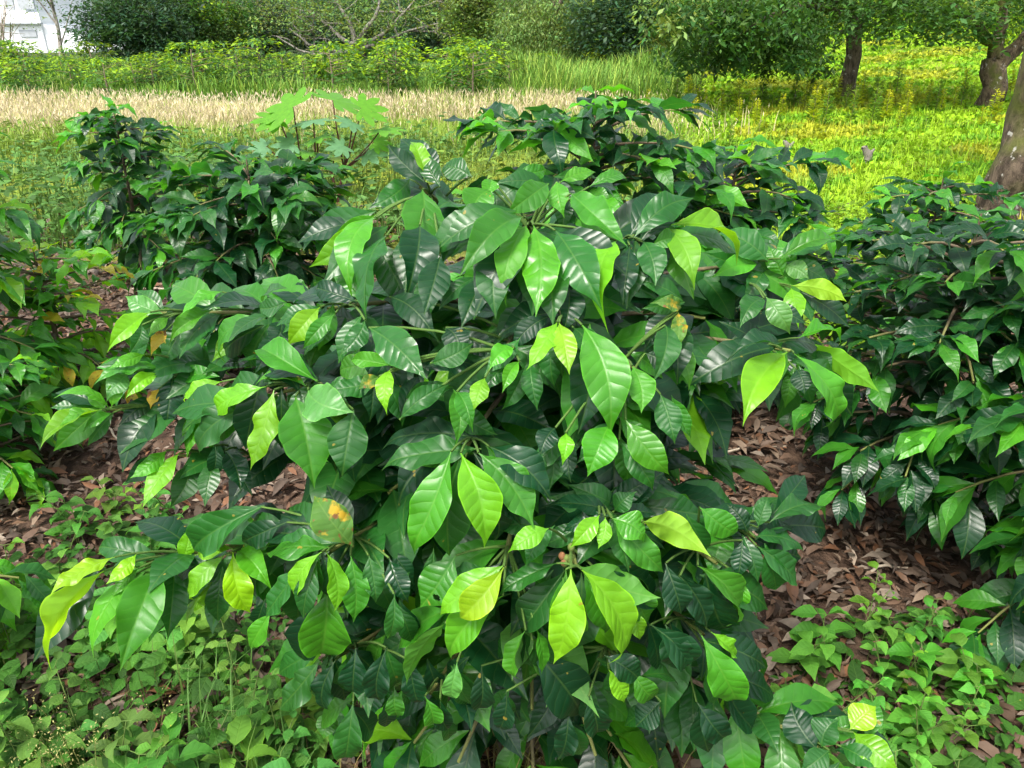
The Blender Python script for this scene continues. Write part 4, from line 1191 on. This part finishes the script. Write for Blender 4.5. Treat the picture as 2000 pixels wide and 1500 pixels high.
def spreading_tree():
    Y = 30.; b = at_y(690, 106, Y); b[2] = gh(b[0], Y); L = []
    def p(x, y, d=0.): return at_y(x, y, Y + d)
    L.append(([b - [0, 0, .3], p(688, 98), p(690, 84)], .34, .24))
    for pts, r in (([p(690, 96), p(640, 100), p(600, 85), p(565, 55)], .14), ([p(688, 90), p(660, 70, 1), p(635, 45, 1), p(600, 20, 1)], .14), ([p(692, 84), p(690, 55), p(670, 25), p(640, -30)], .16),
                   ([p(696, 86), p(720, 50, -1), p(740, 20, -1), p(745, -40)], .16), ([p(694, 98), p(740, 85), p(800, 60, 1), p(880, 40, 1)], .13), ([p(692, 92), p(745, 70), p(770, 45), p(830, -20)], .13),
                   ([p(690, 100), p(630, 108, -1), p(585, 100, -1), p(540, 70, -1)], .10), ([p(800, 60, 1), p(850, 62, 1), p(905, 75, 1)], .06), ([p(640, 48, 1), p(610, 60), p(570, 62)], .05), ([p(740, 22), p(780, 25), p(850, 5)], .06)):
        L.append((pts, r, r * .35))
    rt = np.random.default_rng(3)
    L = [(q, r * .62, e * .5) for q, r, e in L]
    for _ in range(60):
        i = rt.integers(1, 11); q = L[i][0]; f = rt.uniform(.3, .95) * (len(q) - 1); k = int(f); a0 = q[k] + (q[min(k + 1, len(q) - 1)] - q[k]) * (f - k); m0 = a0 + rt.normal(0, .3, 3) + [0, 0, .1]
        L.append(([a0, m0, m0 + rt.normal(0, .35, 3) + [0, 0, .1]], .025, .008))
    bl = [(p(600, 25), (2.3, 1.5, .8), 80, 20), (p(680, 45, -1), (2.2, .8, .5), 26, 16), (p(760, 30), (2.6, 1.5, .8), 85, 20), (p(690, -40), (4.5, 3, 1.3), 90, 20), (p(860, 30), (1.3, 1., .7), 26, 18), (p(560, 40), (1.0, 1., .7), 18, 18)]
    tree('wide spreading tree with bare pale grey limbs from a low fork', b, L, bl, .11, 'pale', 121, bark=(.21, .20, .18), group='trees at the back of the field')
spreading_tree()

def right_trees():
    # the straight trunk and its low hanging crown
    b = ground_at(1655, 192); Y = b[1]
    def p(x, y, d=0.): return at_y(x, y, Y + d)
    L = [([b - [0, 0, .2], p(1660, 150), p(1672, 90), p(1668, 45), p(1650, 0)], .17, .12), ([p(1670, 60), p(1690, 20), p(1730, -60)], .10, .05), ([p(1664, 40), p(1600, 10, -1), p(1520, 20, -2), p(1440, 70, -3)], .09, .025),
         ([p(1650, 5), p(1560, -25, -2), p(1450, 0, -3), p(1370, 60, -3)], .08, .02), ([p(1520, 20, -2), p(1500, 70, -2), p(1470, 110, -2)], .035, .012), ([p(1665, 60), p(1610, 65, 1), p(1560, 100, 1)], .05, .015)]
    rg = np.random.default_rng(5)
    bl = [(p(rg.uniform(1300, 1600), rg.uniform(10, 135), rg.uniform(-3, -.5)), (rg.uniform(.25, .5), .4, rg.uniform(.15, .3)), 9, 28) for _ in range(26)]
    bl += [(p(1330, 35, -3), (.6, .8, .4), 26, 34), (p(1420, 50, -2.5), (.9, 1, .38), 40, 34), (p(1500, 45, -1.5), (.85, 1, .35), 36, 34), (p(1580, 40, -1), (.95, 1, .6), 50, 28), (p(1440, 20, -3), (1.2, 1, .6), 60, 28),
          (p(1650, -60), (2.4, 2.4, .9), 120, 26), (p(1720, 25, -.5), (1.2, 1, .4), 44, 26), (p(1560, -90, -2), (2.4, 2, 1.0), 80, 24)]
    tree('broadleaf tree with straight dark trunk and low hanging crown by the lawn', b, L, bl, .115, 'mid', 131, bark=(.12, .10, .075), hang=.7, extra=[('dark', [(p(1420, 80, -.5), (1.3, 1, .5), 56, 30), (p(1500, 60, .3), (1.3, 1, .7), 60, 28)]), ('pale', [(p(1300, 20, -3.4), (.5, .5, .5), 22, 26)])], seg=12)
    # forked trunk
    b = ground_at(1932, 212); Y = b[1]
    L = [([b - [0, 0, .2], p2(1938, 160, Y), p2(1950, 105, Y)], .24, .20), ([p2(1948, 115, Y), p2(1930, 75, Y), p2(1895, 40, Y), p2(1850, 0, Y)], .13, .07), ([p2(1950, 110, Y), p2(1955, 40, Y), p2(1965, -40, Y)], .11, .07), ([p2(1952, 120, Y), p2(1995, 85, Y), p2(2030, 20, Y), p2(2050, -60, Y)], .16, .08)]
    bl = [(p2(1880, -10, Y), (2.0, 2, .55), 90, 26), (p2(1790, 30, Y - 1), (1.2, 1, .4), 60, 26), (p2(1950, -90, Y), (3.2, 3, 1.1), 150, 24), (p2(1880, 50, Y), (.6, .8, .3), 24, 24), (p2(2040, 20, Y), (1, 1, .5), 40, 24)]
    tree('tree with thick forked mossy trunk at the upper right', b, L, bl, .12, 'mid', 132, bark=(.10, .078, .052), extra=[('yel', [(p2(1980, 40, Y + 1.5), (.8, .8, .5), 34, 24)])], seg=12)
    # leaning trunk at the right edge, crown above the picture
    Y = 6.6; b = p2(1962, 440, Y); b[2] = gh(b[0], Y); q = p2(2035, 150, Y); q2 = q + [.5, .1, 1.6]
    bl = [(q2 + [0.2, 0.5, 1.3], (1.7, 1.7, .9), 120, 24)]
    tree('leaning speckled tree trunk at the right picture edge', b, [([b - [0, 0, .2], p2(1972, 380, Y), p2(2000, 260, Y), q, q2], .2, .13), ([q2, q2 + [.6, .5, 1.2]], .07, .03), ([q2, q2 + [-.6, .4, 1.1]], .07, .03)], bl, .12, 'mid', 133, bark=(.075, .058, .042), seg=14)
def p2(x, y, Y): return at_y(x, y, Y)
right_trees()

def small_things():
    rng = np.random.default_rng(141)
    # bare grey shrub before the building
    Y = 24.; b = at_y(25, 175, Y); b[2] = gh(b[0], Y); L = []
    for k in range(16):
        az = rng.uniform(0, 6.28); w = rng.uniform(.2, 1.3); e = b + [math.cos(az) * w, math.sin(az) * w * .6, rng.uniform(.8, 2.1)]; m = b + [math.cos(az) * w * .35, 0, e[2] * .45]
        L.append(([b + [rng.normal(0, .06), 0, -.05], m, e], .028, .008))
        for j in range(3): L.append(([(m * (1 - .3 * j) + e * .3 * j), e + rng.normal(0, .35, 3)], .012, .005))
    tree('leafless grey twiggy shrub at the upper left edge', b, L, [(b + [0, 0, 1.5], (1.0, .6, .7), 26, 9)], .07, 'pale', 142, name='bare_shrub', bark=(.36, .31, .27), cat='shrub', seg=5)
    for lab, px, py, h, w in (('small grey weathered stump standing in the bright lawn', 1687, 318, .2, .05), ('small grey stump at the edge of the dark bush, before the lawn', 1533, 300, .17, .04)):
        g = ground_at(px, py); g[2] = gh(g[0], g[1]); n = 7; t = np.linspace(0, 1, n); P = g + np.stack([.04 * np.sin(t * 4), 0 * t, h * t - .02], -1)
        a = Acc(); a.tube(P, w * (1.15 - .5 * t) * rng.uniform(.8, 1.2, n), 9, (.17, .15, .125)); a.tube([P[3], P[3] + [.06, 0, .08]], [.03, .012], 6, (.17, .15, .125)); a.tube([P[-1], P[-1] + [0, 0, .015]], [w * .6, .004], 9, (.17, .15, .125))
        tag(add('tree_stump', a.mesh('tree_stump', M_BARK)), lab, 'stump', 'stumps in the lawn')
small_things()
